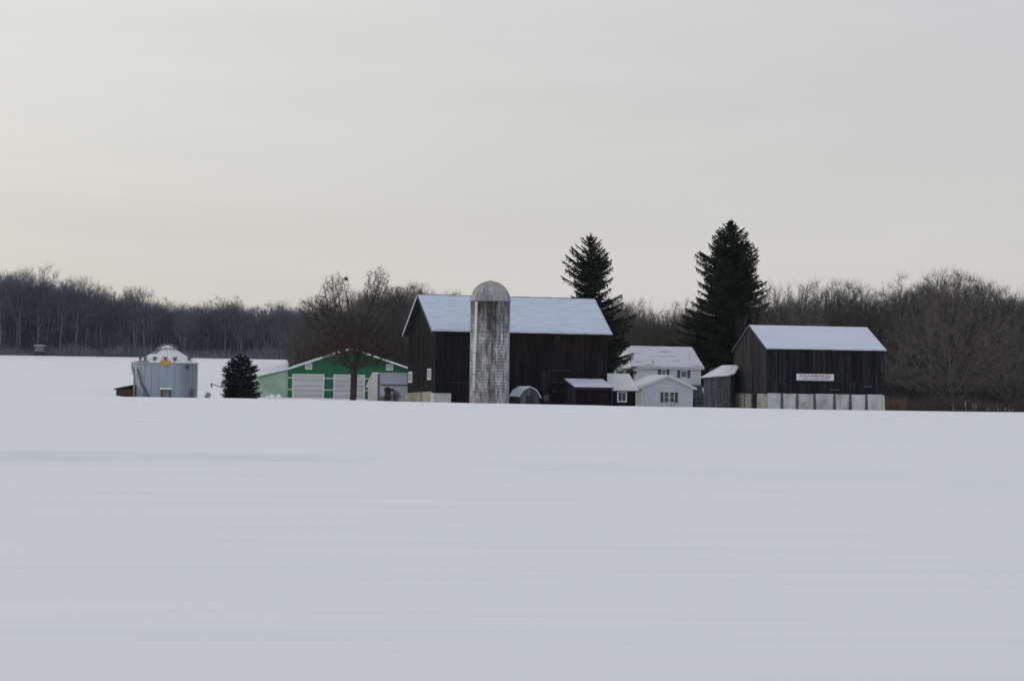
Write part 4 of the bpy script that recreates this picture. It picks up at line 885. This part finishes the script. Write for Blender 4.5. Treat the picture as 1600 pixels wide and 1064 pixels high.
def tree_arrays(N, P, rtip, expo, rmax, twigs=3, twl=(.4, .9), tww=.018, rib_below=.0, seed=0, up=.35, twig_r=.035):
    """tubes for limbs, ribbons for twigs -> verts, quads"""
    rng = np.random.default_rng(seed); n = len(N); rad = np.zeros(n); nch = np.zeros(n, int)
    for i in range(n - 1, 0, -1):
        if nch[i] == 0: rad[i] = rtip ** expo
        rad[P[i]] += rad[i]; nch[P[i]] += 1
    rad = rad ** (1 / expo); rad *= 1.0
    sc = rmax / rad[0]
    rad = np.where(rad * sc < rtip, rtip, rad * sc) if sc < 1 else rad * (1 + (sc - 1) * np.clip((rad - rtip) / (rad[0] - rtip), 0, 1))
    rad[0] *= 1.35
    idx = np.arange(1, n); p0 = N[P[idx]]; p1 = N[idx]; r1 = rad[idx]; r0 = np.where(P[idx] == 0, rad[P[idx]], np.minimum(rad[P[idx]], r1 * 1.45))
    V = []; Q = []; off = 0
    def prism(p0, p1, r0, r1, k):
        nonlocal off
        d = p1 - p0; L_ = np.linalg.norm(d, axis=1, keepdims=True) + 1e-9; d = d / L_; p1 = p1 + d * (r1 * .3)[:, None]
        ref = np.where(np.abs(d[:, 2:3]) < .9, np.array([[0, 0, 1.]]), np.array([[1., 0, 0]]))
        a = np.cross(d, ref); a /= np.linalg.norm(a, axis=1, keepdims=True) + 1e-9; b = np.cross(d, a)
        t = 2 * np.pi * np.arange(k) / k; c, s = np.cos(t)[None, :, None], np.sin(t)[None, :, None]
        ring = a[:, None] * c + b[:, None] * s
        v = np.concatenate([p0[:, None] + ring * r0[:, None, None], p1[:, None] + ring * r1[:, None, None]], 1).reshape(-1, 3)
        m = len(p0); base = off + np.arange(m)[:, None] * 2 * k; j = np.arange(k)[None, :]; j2 = (j + 1) % k
        q = np.stack([base + j, base + j2, base + k + j2, base + k + j], -1).reshape(-1, 4)
        V.append(v); Q.append(q); off += len(v)
    def ribbon(p0, p1, w0, w1):
        nonlocal off
        d = p1 - p0; d /= np.linalg.norm(d, axis=1, keepdims=True) + 1e-9
        a = np.cross(d, rng.normal(0, 1, d.shape)); a /= np.linalg.norm(a, axis=1, keepdims=True) + 1e-9
        v = np.stack([p0 - a * w0, p0 + a * w0, p1 + a * w1, p1 - a * w1], 1).reshape(-1, 3)
        m = len(p0); V.append(v); Q.append(off + np.arange(m * 4).reshape(-1, 4)); off += len(v)
    big = r1 > .09; mid = (~big) & (r1 > rib_below); thin = r1 <= rib_below
    if big.any(): prism(p0[big], p1[big], r0[big], r1[big], 7)
    if mid.any(): prism(p0[mid], p1[mid], r0[mid], r1[mid], 3)
    if thin.any(): ribbon(p0[thin], p1[thin], r1[thin][:, None] * 1.0, r1[thin][:, None])
    src = idx[r1 < twig_r]
    if twigs:
        src = np.repeat(src, twigs); m = len(src); bd = N[src] - N[P[src]]; bd /= np.linalg.norm(bd, axis=1, keepdims=True) + 1e-9
        t = rng.random((m, 1)); s = N[P[src]] * (1 - t) + N[src] * t
        d = bd * .7 + rng.normal(0, .55, (m, 3)); d[:, 2] += up; d /= np.linalg.norm(d, axis=1, keepdims=True)
        l = rng.uniform(*twl, (m, 1)); mid_ = s + d * l * .5; d2 = d + rng.normal(0, .3, (m, 3)); d2[:, 2] += up * .5; d2 /= np.linalg.norm(d2, axis=1, keepdims=True)
        ribbon(s, mid_, np.full((m, 1), tww), np.full((m, 1), tww * .75)); ribbon(mid_, mid_ + d2 * l * .5, np.full((m, 1), tww * .75), np.full((m, 1), tww * .35))
    return np.concatenate(V), np.concatenate(Q), rad
def crown_points(n, fn, seed):
    """fn(rng, m) -> candidate points; returns n of them"""
    rng = np.random.default_rng(seed); return fn(rng, n)
def ellipsoids(specs):
    def fn(rng, n):
        out = []; vol = np.array([s[3] * s[4] * s[5] for s in specs]); k = (vol / vol.sum() * n).astype(int) + 1
        for s, m in zip(specs, k):
            p = rng.normal(0, 1, (m, 3)); p /= np.linalg.norm(p, axis=1, keepdims=True); p *= rng.random((m, 1)) ** (1 / 2.4)
            out.append(p * np.array(s[3:6]) + np.array(s[:3]))
        return np.concatenate(out)
    return fn

# forest tree kinds -------------------------------------------------
def forest_kind(seed, h, cw, base_frac, n_attr, dense=True):
    rng = np.random.default_rng(seed)
    specs = []
    zb = h * base_frac
    for k in range(5):
        specs.append((rng.uniform(-.28, .28) * cw, rng.uniform(-.28, .28) * cw, zb + (h - zb) * rng.uniform(.35, .8), cw * .30, cw * .30, (h - zb) * .30))
    specs.append((0, 0, zb + (h - zb) * .5, cw * .42, cw * .42, (h - zb) * .5))
    A = crown_points(n_attr, ellipsoids(specs), seed)
    st = .42 if dense else .9
    N, P = colonise(A, (0, 0, 0), (rng.normal(0, .25), rng.normal(0, .25), zb * .9), st, 5.0, st * 1.25, seed=seed)
    return N, P
KINDS = []; LOW = []
for i, (h, cw, bf) in enumerate([(16, 7, .35), (15, 8, .3), (17, 6.5, .4), (14, 8, .28), (16, 5.5, .45), (13, 7, .3)]):
    N, P = forest_kind(20 + i, h, cw, bf, 1300)
    V, Q, rad = tree_arrays(N, P, .015, 2.35, .17 + .02 * (i % 3), 5, (.5, 1.3), .010, .022, seed=i, up=.75)
    KINDS.append((V, Q)); 
    N, P = forest_kind(40 + i, h, cw, bf, 200, False)
    V2, Q2, _ = tree_arrays(N, P, .03, 2.3, .18, 3, (.9, 2.0), .028, .08, seed=i, up=.5)
    LOW.append((V2, Q2))
KM = {}
def kind_mesh(i, m):
    if (i, m) not in KM: KM[(i, m)] = np_mesh('bare_tree', KINDS[i][0], [KINDS[i][1]], MT[m])
    return KM[(i, m)]

W_LEFT, W_MID, W_RIGHT = 'left', 'mid', 'right'
ZONES = [(-999, 90, 'slate grey leafless tree', 'distant wood at the left picture edge'), (90, 205, 'slate grey leafless tree', 'distant wood left of the grain bin'),
         (205, 320, 'slate grey leafless tree', 'distant wood behind the grain bin'), (320, 415, 'slate grey leafless tree', 'distant wood behind the small spruce'),
         (415, 470, 'slate grey leafless tree', 'distant wood behind the pale green lean-to'), (470, 560, 'brown grey leafless tree', 'wood behind the left half of the oak'),
         (560, 640, 'brown grey leafless tree', 'wood behind the right half of the oak'), (640, 900, 'brown grey leafless tree', 'wood behind the black barn'),
         (900, 1075, 'brown grey leafless tree', 'wood between the two tall spruces'), (1075, 1205, 'brown grey leafless tree', 'wood behind the tallest spruce'),
         (1205, 1290, 'brown grey leafless tree', 'wood above the left charcoal barn roof'), (1290, 1385, 'brown grey leafless tree', 'wood above the right charcoal barn roof'),
         (1385, 1490, 'brown grey leafless tree', 'wood just right of the charcoal barn'), (1490, 9999, 'brown grey leafless tree', 'wood at the right picture edge')]
def zone(x, y, row):
    px = x / y * 3745 + 800; z_ = next(z for z in ZONES if z[0] <= px < z[1]); edge = 'front edge' if row < 2 else ('middle rows' if row < 5 else 'back rows')
    return z_[2].replace('slate grey', 'slate').replace('brown grey', 'brown') + ', ' + edge + ' of the ' + z_[3].replace('distant wood', 'far wood'), 'trees in the ' + edge + ' of the ' + z_[3]
def px_x(px, y): return (px - 800) / 3745 * y
spots = []; rnd = random.Random(11)
def rows(px0, px1, y0, y1, dy, dx, hfn, m, grp):
    y = y0; r_ = 0
    while y < y1:
        x = px_x(px0, y) + rnd.uniform(0, dx); xe = px_x(px1, y)
        while x < xe:
            px = x / y * 3745 + 800; spots.append((x + rnd.uniform(-1, 1), y + rnd.uniform(-dy / 2, dy / 2), hfn(px) * rnd.uniform(.86, 1.08), m, grp, r_)); x += dx * rnd.uniform(.7, 1.3)
        y += dy; r_ += 1
hl = lambda px: float(np.interp(px, [-60, 40, 120, 200, 300, 400, 480, 560], [17.2, 17.8, 15.8, 13.8, 12.4, 11.9, 11.8, 12.6]))
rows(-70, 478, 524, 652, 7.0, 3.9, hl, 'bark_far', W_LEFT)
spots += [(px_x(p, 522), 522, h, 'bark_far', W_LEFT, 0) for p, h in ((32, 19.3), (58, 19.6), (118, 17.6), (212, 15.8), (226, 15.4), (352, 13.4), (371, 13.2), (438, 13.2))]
rows(470, 700, 400, 480, 7.0, 4.0, lambda px: float(np.interp(px, [460, 540, 600, 650, 700], [11, 13, 14.3, 15.5, 15])), 'bark', W_MID)
hr = lambda px: float(np.interp(px, [930, 985, 1010, 1080, 1180, 1215, 1240, 1270, 1290, 1320, 1350, 1370, 1400, 1450, 1490, 1530, 1570, 1680], [14.5, 14.5, 13.5, 14, 15.0, 15.2, 16.2, 15.6, 15.4, 16.6, 16.2, 15.4, 17.2, 17.8, 18.0, 17.2, 16.6, 16.6]))
rows(930, 1180, 352, 436, 7.0, 4.0, lambda px: hr(px) * 1.02, 'bark', W_RIGHT)
rows(1180, 1690, 318, 388, 7.5, 3.9, hr, 'bark', W_RIGHT)
print('forest trees', len(spots))
spots.sort(key=lambda s: s[5] + rnd.random() * .01)
MAXT = 292
def place_tree(x, y, h, m, grp, row, i):
    me = kind_mesh(i, m); o = link('bare_tree', me, None, (x, y, ground(x, y) - .1)); hh = [16, 15, 17, 14, 16, 13][i]
    s = h / hh; o.scale = (s * rnd.uniform(.85, 1.15), s * rnd.uniform(.85, 1.15), s); o.rotation_euler = (0, 0, rnd.uniform(0, 6.28))
    lb, gp = zone(x, y, row); tag(o, lb, 'tree', gp)
for s in spots[:MAXT]: place_tree(*s[:6], rnd.randrange(6))
# deeper rows: one joined mass
def forest_mass(name, sel, m):
    VV, QQ, off = [], [], 0
    for x, y, h, *_ in sel:
        i = rnd.randrange(6); V, Q = LOW[i]; s = h / [16, 15, 17, 14, 16, 13][i]; a = rnd.uniform(0, 6.28); c_, s_ = math.cos(a), math.sin(a)
        v = V * s; v = np.stack([v[:, 0] * c_ - v[:, 1] * s_ + x, v[:, 0] * s_ + v[:, 1] * c_ + y, v[:, 2] + ground(x, y)], 1); VV.append(v); QQ.append(Q + off); off += len(v)
    if VV: tag(link(name, np_mesh(name, np.concatenate(VV), [np.concatenate(QQ)], MT[m])), 'deep rows of leafless trees merging into one dark wood', 'wood', kind='stuff')
rest = spots[MAXT:]
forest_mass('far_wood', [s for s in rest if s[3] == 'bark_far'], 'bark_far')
forest_mass('near_wood', [s for s in rest if s[3] == 'bark'], 'bark')

# undergrowth: upright and slanting thin sticks, dense near the ground
def brush(name, areas, n, m, label, hmax=5, wid=.03, cat='undergrowth', lean=.35):
    rng = np.random.default_rng(len(name)); X = []; Y = []
    tot = sum(a[4] for a in areas)
    for px0, px1, y0, y1, wgt in areas:
        k = int(n * wgt / tot); y = rng.uniform(y0, y1, k); X.append((rng.uniform(px0, px1, k) - 800) / 3745 * y); Y.append(y)
    X = np.concatenate(X); Y = np.concatenate(Y); k = len(X); Z = ground_np(X, Y)
    h = hmax * rng.random(k) ** .7 * (.5 + .5 * np.abs(np.sin(X * .21) * np.cos(X * .083 + 1)))
    z0 = Z + h * rng.uniform(0, .3, k); p0 = np.stack([X, Y, z0], 1)
    d = rng.normal(0, lean, (k, 3)); d[:, 2] = 1; d /= np.linalg.norm(d, axis=1, keepdims=True); p1 = p0 + d * (h * rng.uniform(.3, .8, k))[:, None]
    a = np.cross(d, rng.normal(0, 1, d.shape)); a /= np.linalg.norm(a, axis=1, keepdims=True); w_ = wid * rng.uniform(.5, 1.6, (k, 1))
    V = np.stack([p0 - a * w_, p0 + a * w_, p1 + a * w_ * .4, p1 - a * w_ * .4], 1).reshape(-1, 3)
    tag(link(name, np_mesh(name, V, [np.arange(k * 4).reshape(-1, 4)], MT[m])), label, cat, kind='stuff')
brush('far_undergrowth', [(-80, 478, 528, 640, 1)], 165000, 'brush_haze', 'grey brush filling the foot of the distant left wood', 14, .05)
brush('wood_edge_brush', [(-80, 478, 519, 527, 1)], 11000, 'brush_haze', 'low grey brush along the edge of the distant left wood', 4.5, .035)
brush('near_undergrowth', [(455, 700, 400, 470, .6), (930, 1190, 352, 420, 1.7), (1180, 1700, 316, 388, 2.2)], 215000, 'brush', 'dense brown grey brush filling the nearer woods', 14, .035)
brush('hedge_brush', [(1383, 1415, 284, 296, 1)], 2200, 'red_brush', 'reddish brown brush beside the right end of the charcoal barn', 4.5, .02, 'brush')
brush('field_edge_brush', [(1415, 1650, 290, 306, 1)], 30000, 'brush', 'dark brush along the field edge under the broad tree', 3.2, .022, 'brush')

# oak in front of the green shed -----------------------------------
def oak():
    o = empty('bare_oak', (-18.75, 284, ground(-18.75, 284)), 0, 'broad leafless oak with two high lobes and russet leaves low down before the green shed', 'tree')
    sp = [(-2.2, 0, 12.9, 1.9, 1.8, 2.5), (2.7, 0, 13.3, 1.8, 1.8, 2.8), (-4.0, .5, 11.2, 2.2, 2.2, 1.6), (5.0, 0, 12.0, 1.6, 1.5, 1.9), (-5.6, 0, 11.2, 1.2, 1.5, 1.0), (0, 0, 8.6, 4.4, 3.6, 2.0),
          (-2, 0, 6.2, 4.0, 3.2, 1.3), (2.4, 0, 6.4, 3.4, 3, 1.4), (-4.6, 0, 9.2, 1.6, 1.6, .9), (.6, 0, 4.7, 3.9, 2.8, .8)]
    A = crown_points(8000, ellipsoids(sp), 5); A = A[(A[:, 2] > 10) | (np.random.default_rng(4).random(len(A)) < .5)]
    N, P = colonise(A, (0, 0, -.3), (.1, 0, 3.3), .27, 3.2, .34, 400, seed=3)
    V, Q, rad = tree_arrays(N, P, .015, 2.5, .40, 4, (.3, .8), .012, 0, seed=2, up=.15)
    thick = None
    link('trunk', np_mesh('trunk', V, [Q], MT['bark_oak']), o)
    rng = np.random.default_rng(9); tips = N[(rad < .03) & (N[:, 2] < 9.5)]
    w_ = np.clip(1.3 - (tips[:, 2] - 4) / 4.5, .02, 1) * .8; tips = tips[rng.random(len(tips)) < w_]
    c = np.repeat(tips, 4, 0) + rng.normal(0, .22, (len(tips) * 4, 3)); k = len(c)
    a = rng.normal(0, 1, (k, 3)); a /= np.linalg.norm(a, axis=1, keepdims=True); b = np.cross(a, rng.normal(0, 1, (k, 3))); b /= np.linalg.norm(b, axis=1, keepdims=True)
    a *= .06; b *= .04; V = np.stack([c - a, c - b, c + a, c + b], 1).reshape(-1, 3)
    link('leaves', np_mesh('leaves', V, [np.arange(k * 4).reshape(-1, 4)], MT['oak_leaf']), o, kind='stuff')
    n = tag(empty('squirrel_nest', (0, 0, 0)), 'dark round leaf nest high in the left lobe of the oak', 'nest')
    n.location = (-18.75 - 1.0, 284, 14.95); c = rng.normal(0, .12, (130, 3)); a = rng.normal(0, 1, (130, 3)); a /= np.linalg.norm(a, axis=1, keepdims=True); b = np.cross(a, rng.normal(0, 1, (130, 3))); b /= np.linalg.norm(b, axis=1, keepdims=True)
    V = np.stack([c - a*.07, c - b*.05, c + a*.07, c + b*.05], 1).reshape(-1, 3); link('leaves', np_mesh('leaves', V, [np.arange(520).reshape(-1, 4)], MT['oak_leaf']), n, kind='stuff')
oak()
def fan_tree(name, x, y, h, w_, seed, label, m, n=2600):
    g = ground(x, y); rng = np.random.default_rng(seed)
    th = rng.uniform(0, 2 * np.pi, n); ph = np.arccos(1 - rng.random(n) * .82) ; rr = rng.random(n) ** (1 / 2.3)
    A = np.stack([np.sin(ph) * np.cos(th) * w_ / 2 * rr * 1.05, np.sin(ph) * np.sin(th) * w_ / 2 * rr, 1.0 + np.cos(ph) * (h - 1) * rr], 1)
    N, P = colonise(A, (0, 0, -.3), (0, 0, 1.2), .42, 5, .5, seed=seed)
    V, Q, rad = tree_arrays(N, P, .013, 2.4, .34, 4, (.5, 1.2), .011, .018, seed=seed, up=.35)
    return tag(link(name, np_mesh(name, V, [Q], MT[m]), None, (x, y, g)), label, 'tree')
fan_tree('broad_bare_tree', 55.2, 301, 17.2, 19, 4, 'broad fan shaped leafless tree right of the charcoal barn', 'bark_warm')
fan_tree('broad_bare_tree', 63.5, 306, 13, 12, 6, 'smaller leafless tree at the right edge of the picture', 'bark_warm', 1500)
# leafless tree behind the left end of the black barn
N, P = colonise(crown_points(900, ellipsoids([(0, 0, 13.2, 2.8, 2.4, 2.4), (0, 0, 9, 3.2, 3, 3)]), 3), (0, 0, -.2), (0, 0, 5), .4, 4.5, .5, seed=12)
V, Q, _ = tree_arrays(N, P, .013, 2.3, .25, 3, (.4, .9), .011, .015, seed=4)
tag(link('bare_tree', np_mesh('bare_tree', V, [Q], MT['bark']), None, (px_x(655, 330), 330, ground(-13, 330))), 'leafless tree rising just behind the left gable of the black barn', 'tree')

# ------------------------------------------------------------ spruces
def spruce(name, loc, H, prof, label, mtn, seed, whorl=.42, nb=8, spray=.16, droop=.25, snow=0, dens=1.0, z0=.4, rise=.75, leaf_w=.05, leaf_l=.55):
    """prof(z/H, azimuth) -> branch length"""
    rng = np.random.default_rng(seed); o = empty(name, loc, 0, label, 'tree')
    mb = MB(); mb.tube([(0, 0, -.3), (0, 0, H * .4), (0, 0, H * .8), (0, 0, H)], H * .014, 8, .03); mb.build('trunk', MT['bark'], o)
    segs0, segs1, w0 = [], [], []; st0, st1 = [], []; tipsn = []
    z = z0
    while z < H - .15:
        k = nb if z < H * .85 else max(4, nb - 3)
        a0 = rng.uniform(0, 6.28)
        for i in range(k):
            az = a0 + 2 * math.pi * i / k + rng.normal(0, .25); zz = z + rng.uniform(-.15, .15); ln = prof(zz / H, az) * rng.choice([rng.uniform(.85, 1.08), rng.uniform(.55, 1.0)])
            if ln < .15: continue
            dx, dy = math.cos(az), math.sin(az); t = zz / H
            n = max(4, int(ln / .35)); pts = []
            la = -droop * .9 + rise * t ** 2.4; lb = .28 * min(1, rise / .5)
            for q in range(n + 1):
                s = q / n; h_ = ln * (la * s + lb * s * s) + .12 * s * s
                pts.append(np.array([dx * ln * s, dy * ln * s, zz + h_]))
            for q in range(n):
                st0.append(pts[q]); st1.append(pts[q + 1])
                s = (q + .5) / n; wd = ln * .30 * math.sin(min(1, s * .95 + .10) * math.pi) ** .7 + .22
                side = np.array([-dy, dx, 0]); ax = (pts[q + 1] - pts[q]); ax /= np.linalg.norm(ax)
                for rep in range(int(3 * dens)):
                    for sg in (-1, 1):
                        b = pts[q] + (pts[q + 1] - pts[q]) * rng.random()
                        d = side * sg * rng.uniform(.5, 1) + ax * rng.uniform(.3, .9) + np.array([0, 0, rng.uniform(-.55, .1)]); d /= np.linalg.norm(d)
                        l = min(leaf_l * 1.6, wd * rng.uniform(.6, 1.1)); mm = max(1, int(l / .28))
                        for e in range(mm):
                            segs0.append(b + d * l * e / mm); segs1.append(b + d * l * (e + 1) / mm + np.array([0, 0, -.04 * e])); w0.append(leaf_w * rng.uniform(.8, 1.4))
                # hanging twigs
                for hk in range(3):
                    b = pts[q] + (pts[q + 1] - pts[q]) * rng.random(); l = rng.uniform(.2, .75) * min(1, ln / 2.5)
                    segs0.append(b); segs1.append(b + np.array([rng.normal(0, .08), rng.normal(0, .08), -l])); w0.append(leaf_w)
                # along the branch itself
                segs0.append(pts[q]); segs1.append(pts[q + 1]); w0.append(leaf_w * 1.6)
                if q > n * .35: tipsn.append(pts[q])
        z += whorl * rng.uniform(.75, 1.25)
    for k in range(6): segs0.append(np.array([0, 0, H - .5 + k * .1])); segs1.append(np.array([rng.normal(0, .12), rng.normal(0, .12), H - .1 + k * .1])); w0.append(.05)
    s0, s1, ww = np.array(segs0), np.array(segs1), np.array(w0)[:, None]; d = s1 - s0; d /= np.linalg.norm(d, axis=1, keepdims=True) + 1e-9
    Vs = []
    for rep in range(2):
        a = np.cross(d, rng.normal(0, 1, d.shape)); a /= np.linalg.norm(a, axis=1, keepdims=True) + 1e-9; e = rng.uniform(.35, .8, ww.shape)
        Vs.append(np.stack([s0 - a * ww * .7, s0 + a * ww, s1 + a * ww * e, s1 - a * ww * .5], 1).reshape(-1, 3))
    V = np.concatenate(Vs); link('crown', np_mesh('crown', V, [np.arange(len(V)).reshape(-1, 4)], MT[mtn]), o, kind='stuff')
    p0, p1 = np.array(st0), np.array(st1); m = MB()
    a = np.cross(p1 - p0, rng.normal(0, 1, p0.shape)); a /= np.linalg.norm(a, axis=1, keepdims=True) + 1e-9; V = np.stack([p0 - a * .03, p0 + a * .03, p1 + a * .02, p1 - a * .02], 1).reshape(-1, 3)
    link('branches', np_mesh('branches', V, [np.arange(len(V)).reshape(-1, 4)], MT['bark']), o, kind='stuff')
    if snow:
        m = MB(); pick = [tipsn[i] for i in rng.choice(len(tipsn), min(snow, len(tipsn)), replace=False)]
        for p in pick:
            r_ = rng.uniform(.07, .17); bm_v = len(m.v); n = 7
            m.v += [(p[0] + math.cos(2*math.pi*i/n)*r_*1.4, p[1] + math.sin(2*math.pi*i/n)*r_*1.4, p[2] + .02) for i in range(n)] + [(p[0], p[1], p[2] + r_ * .75)]
            for i in range(n): m.f.append((bm_v + i, bm_v + (i + 1) % n, bm_v + n))
        m.build('snow_clump', MT['snow_white'], o, kind='stuff', fix=False)
    print(name, 'ribbons', len(V) // 4, len(s0) * 2); return o
def prof_big(t, az):
    r_ = float(np.interp(t, [0, .08, .25, .45, .62, .78, .9, .97, 1], [7.4, 7.9, 7.9, 6.9, 5.1, 3.9, 2.0, .6, .05]))
    return r_ * (1 + .12 * math.sin(az * 2 + t * 9) + .10 * math.sin(az * 3 - t * 19))
spruce('tall_spruce', (30.05, 331, ground(30.05, 331)), 25.6, prof_big, 'tallest dark spruce, broad and dense, left of the charcoal barn', 'needle', 3, .36, 9, dens=1.0, droop=.32)
def prof2(t, az):
    c = math.cos(az)                      # + towards the right
    up_ = float(np.interp(t, [.62, .70, .78, .85, .90, .96, 1], [2.3, 3.2, 3.1, 2.6, 1.5, .9, .1]))
    lo_ = float(np.interp(t, [0, .2, .35, .5, .58, .62], [5.6, 5.6, 5.3, 4.9, 4.7, 3.4]))
    r_ = up_ if t > .62 else lo_
    if t < .62 and c < 0: r_ *= .75
    return r_ * (1 + .16 * math.sin(az * 3 + t * 14))
spruce('leaning_spruce', (9.7, 300, ground(9.7, 300)), 21.3, prof2, 'dark spruce with long low right branches behind the right end of the black barn', 'needle', 8, .50, 7, dens=1.25, droop=.30)
def prof3(t, az): return float(np.interp(t, [0, .12, .35, .6, .72, .86, 1], [1.95, 2.1, 2.15, 2.05, 1.65, .9, .15])) * (1 + .12 * math.sin(az * 2 + 1 + t * 8))
spruce('small_spruce', (-30.3, 268, ground(-30.3, 268) + .25), 5.0, prof3, 'small squat blue green spruce dotted with snow between bin and green shed', 'needle_blue', 5, .2, 11, droop=.08, rise=.22, snow=260, dens=1.4, z0=.12, leaf_w=.035, leaf_l=.35)

# ------------------------------------------------------------ bush and weeds
def bush(name, x, y, h, w_, n, seed, label, m):
    rng = np.random.default_rng(seed); g = ground(x, y); segs = []
    for i in range(n):
        az = rng.uniform(0, 6.28); t = rng.random() ** .7; top = np.array([math.cos(az) * w_ / 2 * t, math.sin(az) * w_ / 2 * t, h * (1 - .45 * t * t) * rng.uniform(.7, 1)])
        b = np.array([top[0] * .15, top[1] * .15, -.1]); mid_ = (b + top) / 2 + np.array([top[0] * .08, top[1] * .08, .08]); segs += [(b, mid_, .008), (mid_, top, .005)]
        for k in range(4): s = mid_ + (top - mid_) * rng.random(); segs.append((s, s + np.array([rng.normal(0, .15), rng.normal(0, .15), rng.uniform(.05, .28)]), .004))
    p0 = np.array([s[0] for s in segs]); p1 = np.array([s[1] for s in segs]); w0 = np.array([[s[2]] for s in segs]); a = np.cross(p1 - p0, rng.normal(0, 1, p0.shape)); a /= np.linalg.norm(a, axis=1, keepdims=True) + 1e-9
    V = np.stack([p0 - a * w0, p0 + a * w0, p1 + a * w0 * .6, p1 - a * w0 * .6], 1).reshape(-1, 3)
    tag(link(name, np_mesh(name, V, [np.arange(len(V)).reshape(-1, 4)], MT[m]), None, (x, y, g)), label, 'bush')
bush('bare_bush', px_x(618, 281), 281, 1.75, 1.7, 260, 3, 'round leafless brown bush in front of the white metal shed', 'red_brush')
rnd = random.Random(21)
for k, (px, hh, desc) in enumerate([(1490.5, .95, 'stout tan weed stalk left of all the others at the field edge'), (1509.5, 1.15, 'tallest tan weed stalk standing second from the left at the field edge'), (1521, .9, 'short tan weed stalk third from the left at the field edge'), (1526, .8, 'leaning tan weed stalk fourth from the left at the field edge'),
                                    (1544.5, .55, 'low dry weed tuft leftmost of the short ones at the right field edge'), (1560, .5, 'low dry weed tuft second of the short ones at the right field edge'), (1572, .6, 'tallest of the short dry weed tufts at the right field edge'), (1578, .45, 'shortest dry weed tuft, second from the right picture edge'), (1583, .5, 'low dry weed tuft nearest the right edge of the picture')]):
    y = 238; x = px_x(px, y); g = ground(x, y); m = MB(); m.tube([(0, 0, -.1), (rnd.uniform(-.04, .04), 0, hh * .6), (rnd.uniform(-.08, .08), 0, hh)], .016, 4)
    for q in range(6): m.bar((0, 0, hh * rnd.uniform(.5, .95)), (rnd.uniform(-.12, .12), rnd.uniform(-.05, .05), hh * rnd.uniform(.8, 1.1)), .018)
    o = m.build('weed_stalk', MT['tan_weed'], None, (x, y, g)); tag(o, desc or 'low dry weed tuft among the short ones at the right field edge', 'weed', 'dry weeds at the right field edge')

# ------------------------------------------------------------ thin winter air
HAZE = 3.6e-5
if HAZE:
    hm = bpy.data.materials.new('haze'); hm.use_nodes = True; t = hm.node_tree; t.nodes.clear()
    v = t.nodes.new('ShaderNodeVolumePrincipled'); v.inputs['Color'].default_value = (.80, .90, 1.0, 1); v.inputs['Density'].default_value = HAZE; v.inputs['Anisotropy'].default_value = .2
    oo = t.nodes.new('ShaderNodeOutputMaterial'); t.links.new(v.outputs[0], oo.inputs['Volume'])
    m = MB(); m.box(-2600, 2600, -420, 3600, -2, 40); o = m.build('haze', hm); tag(o, kind='stuff')
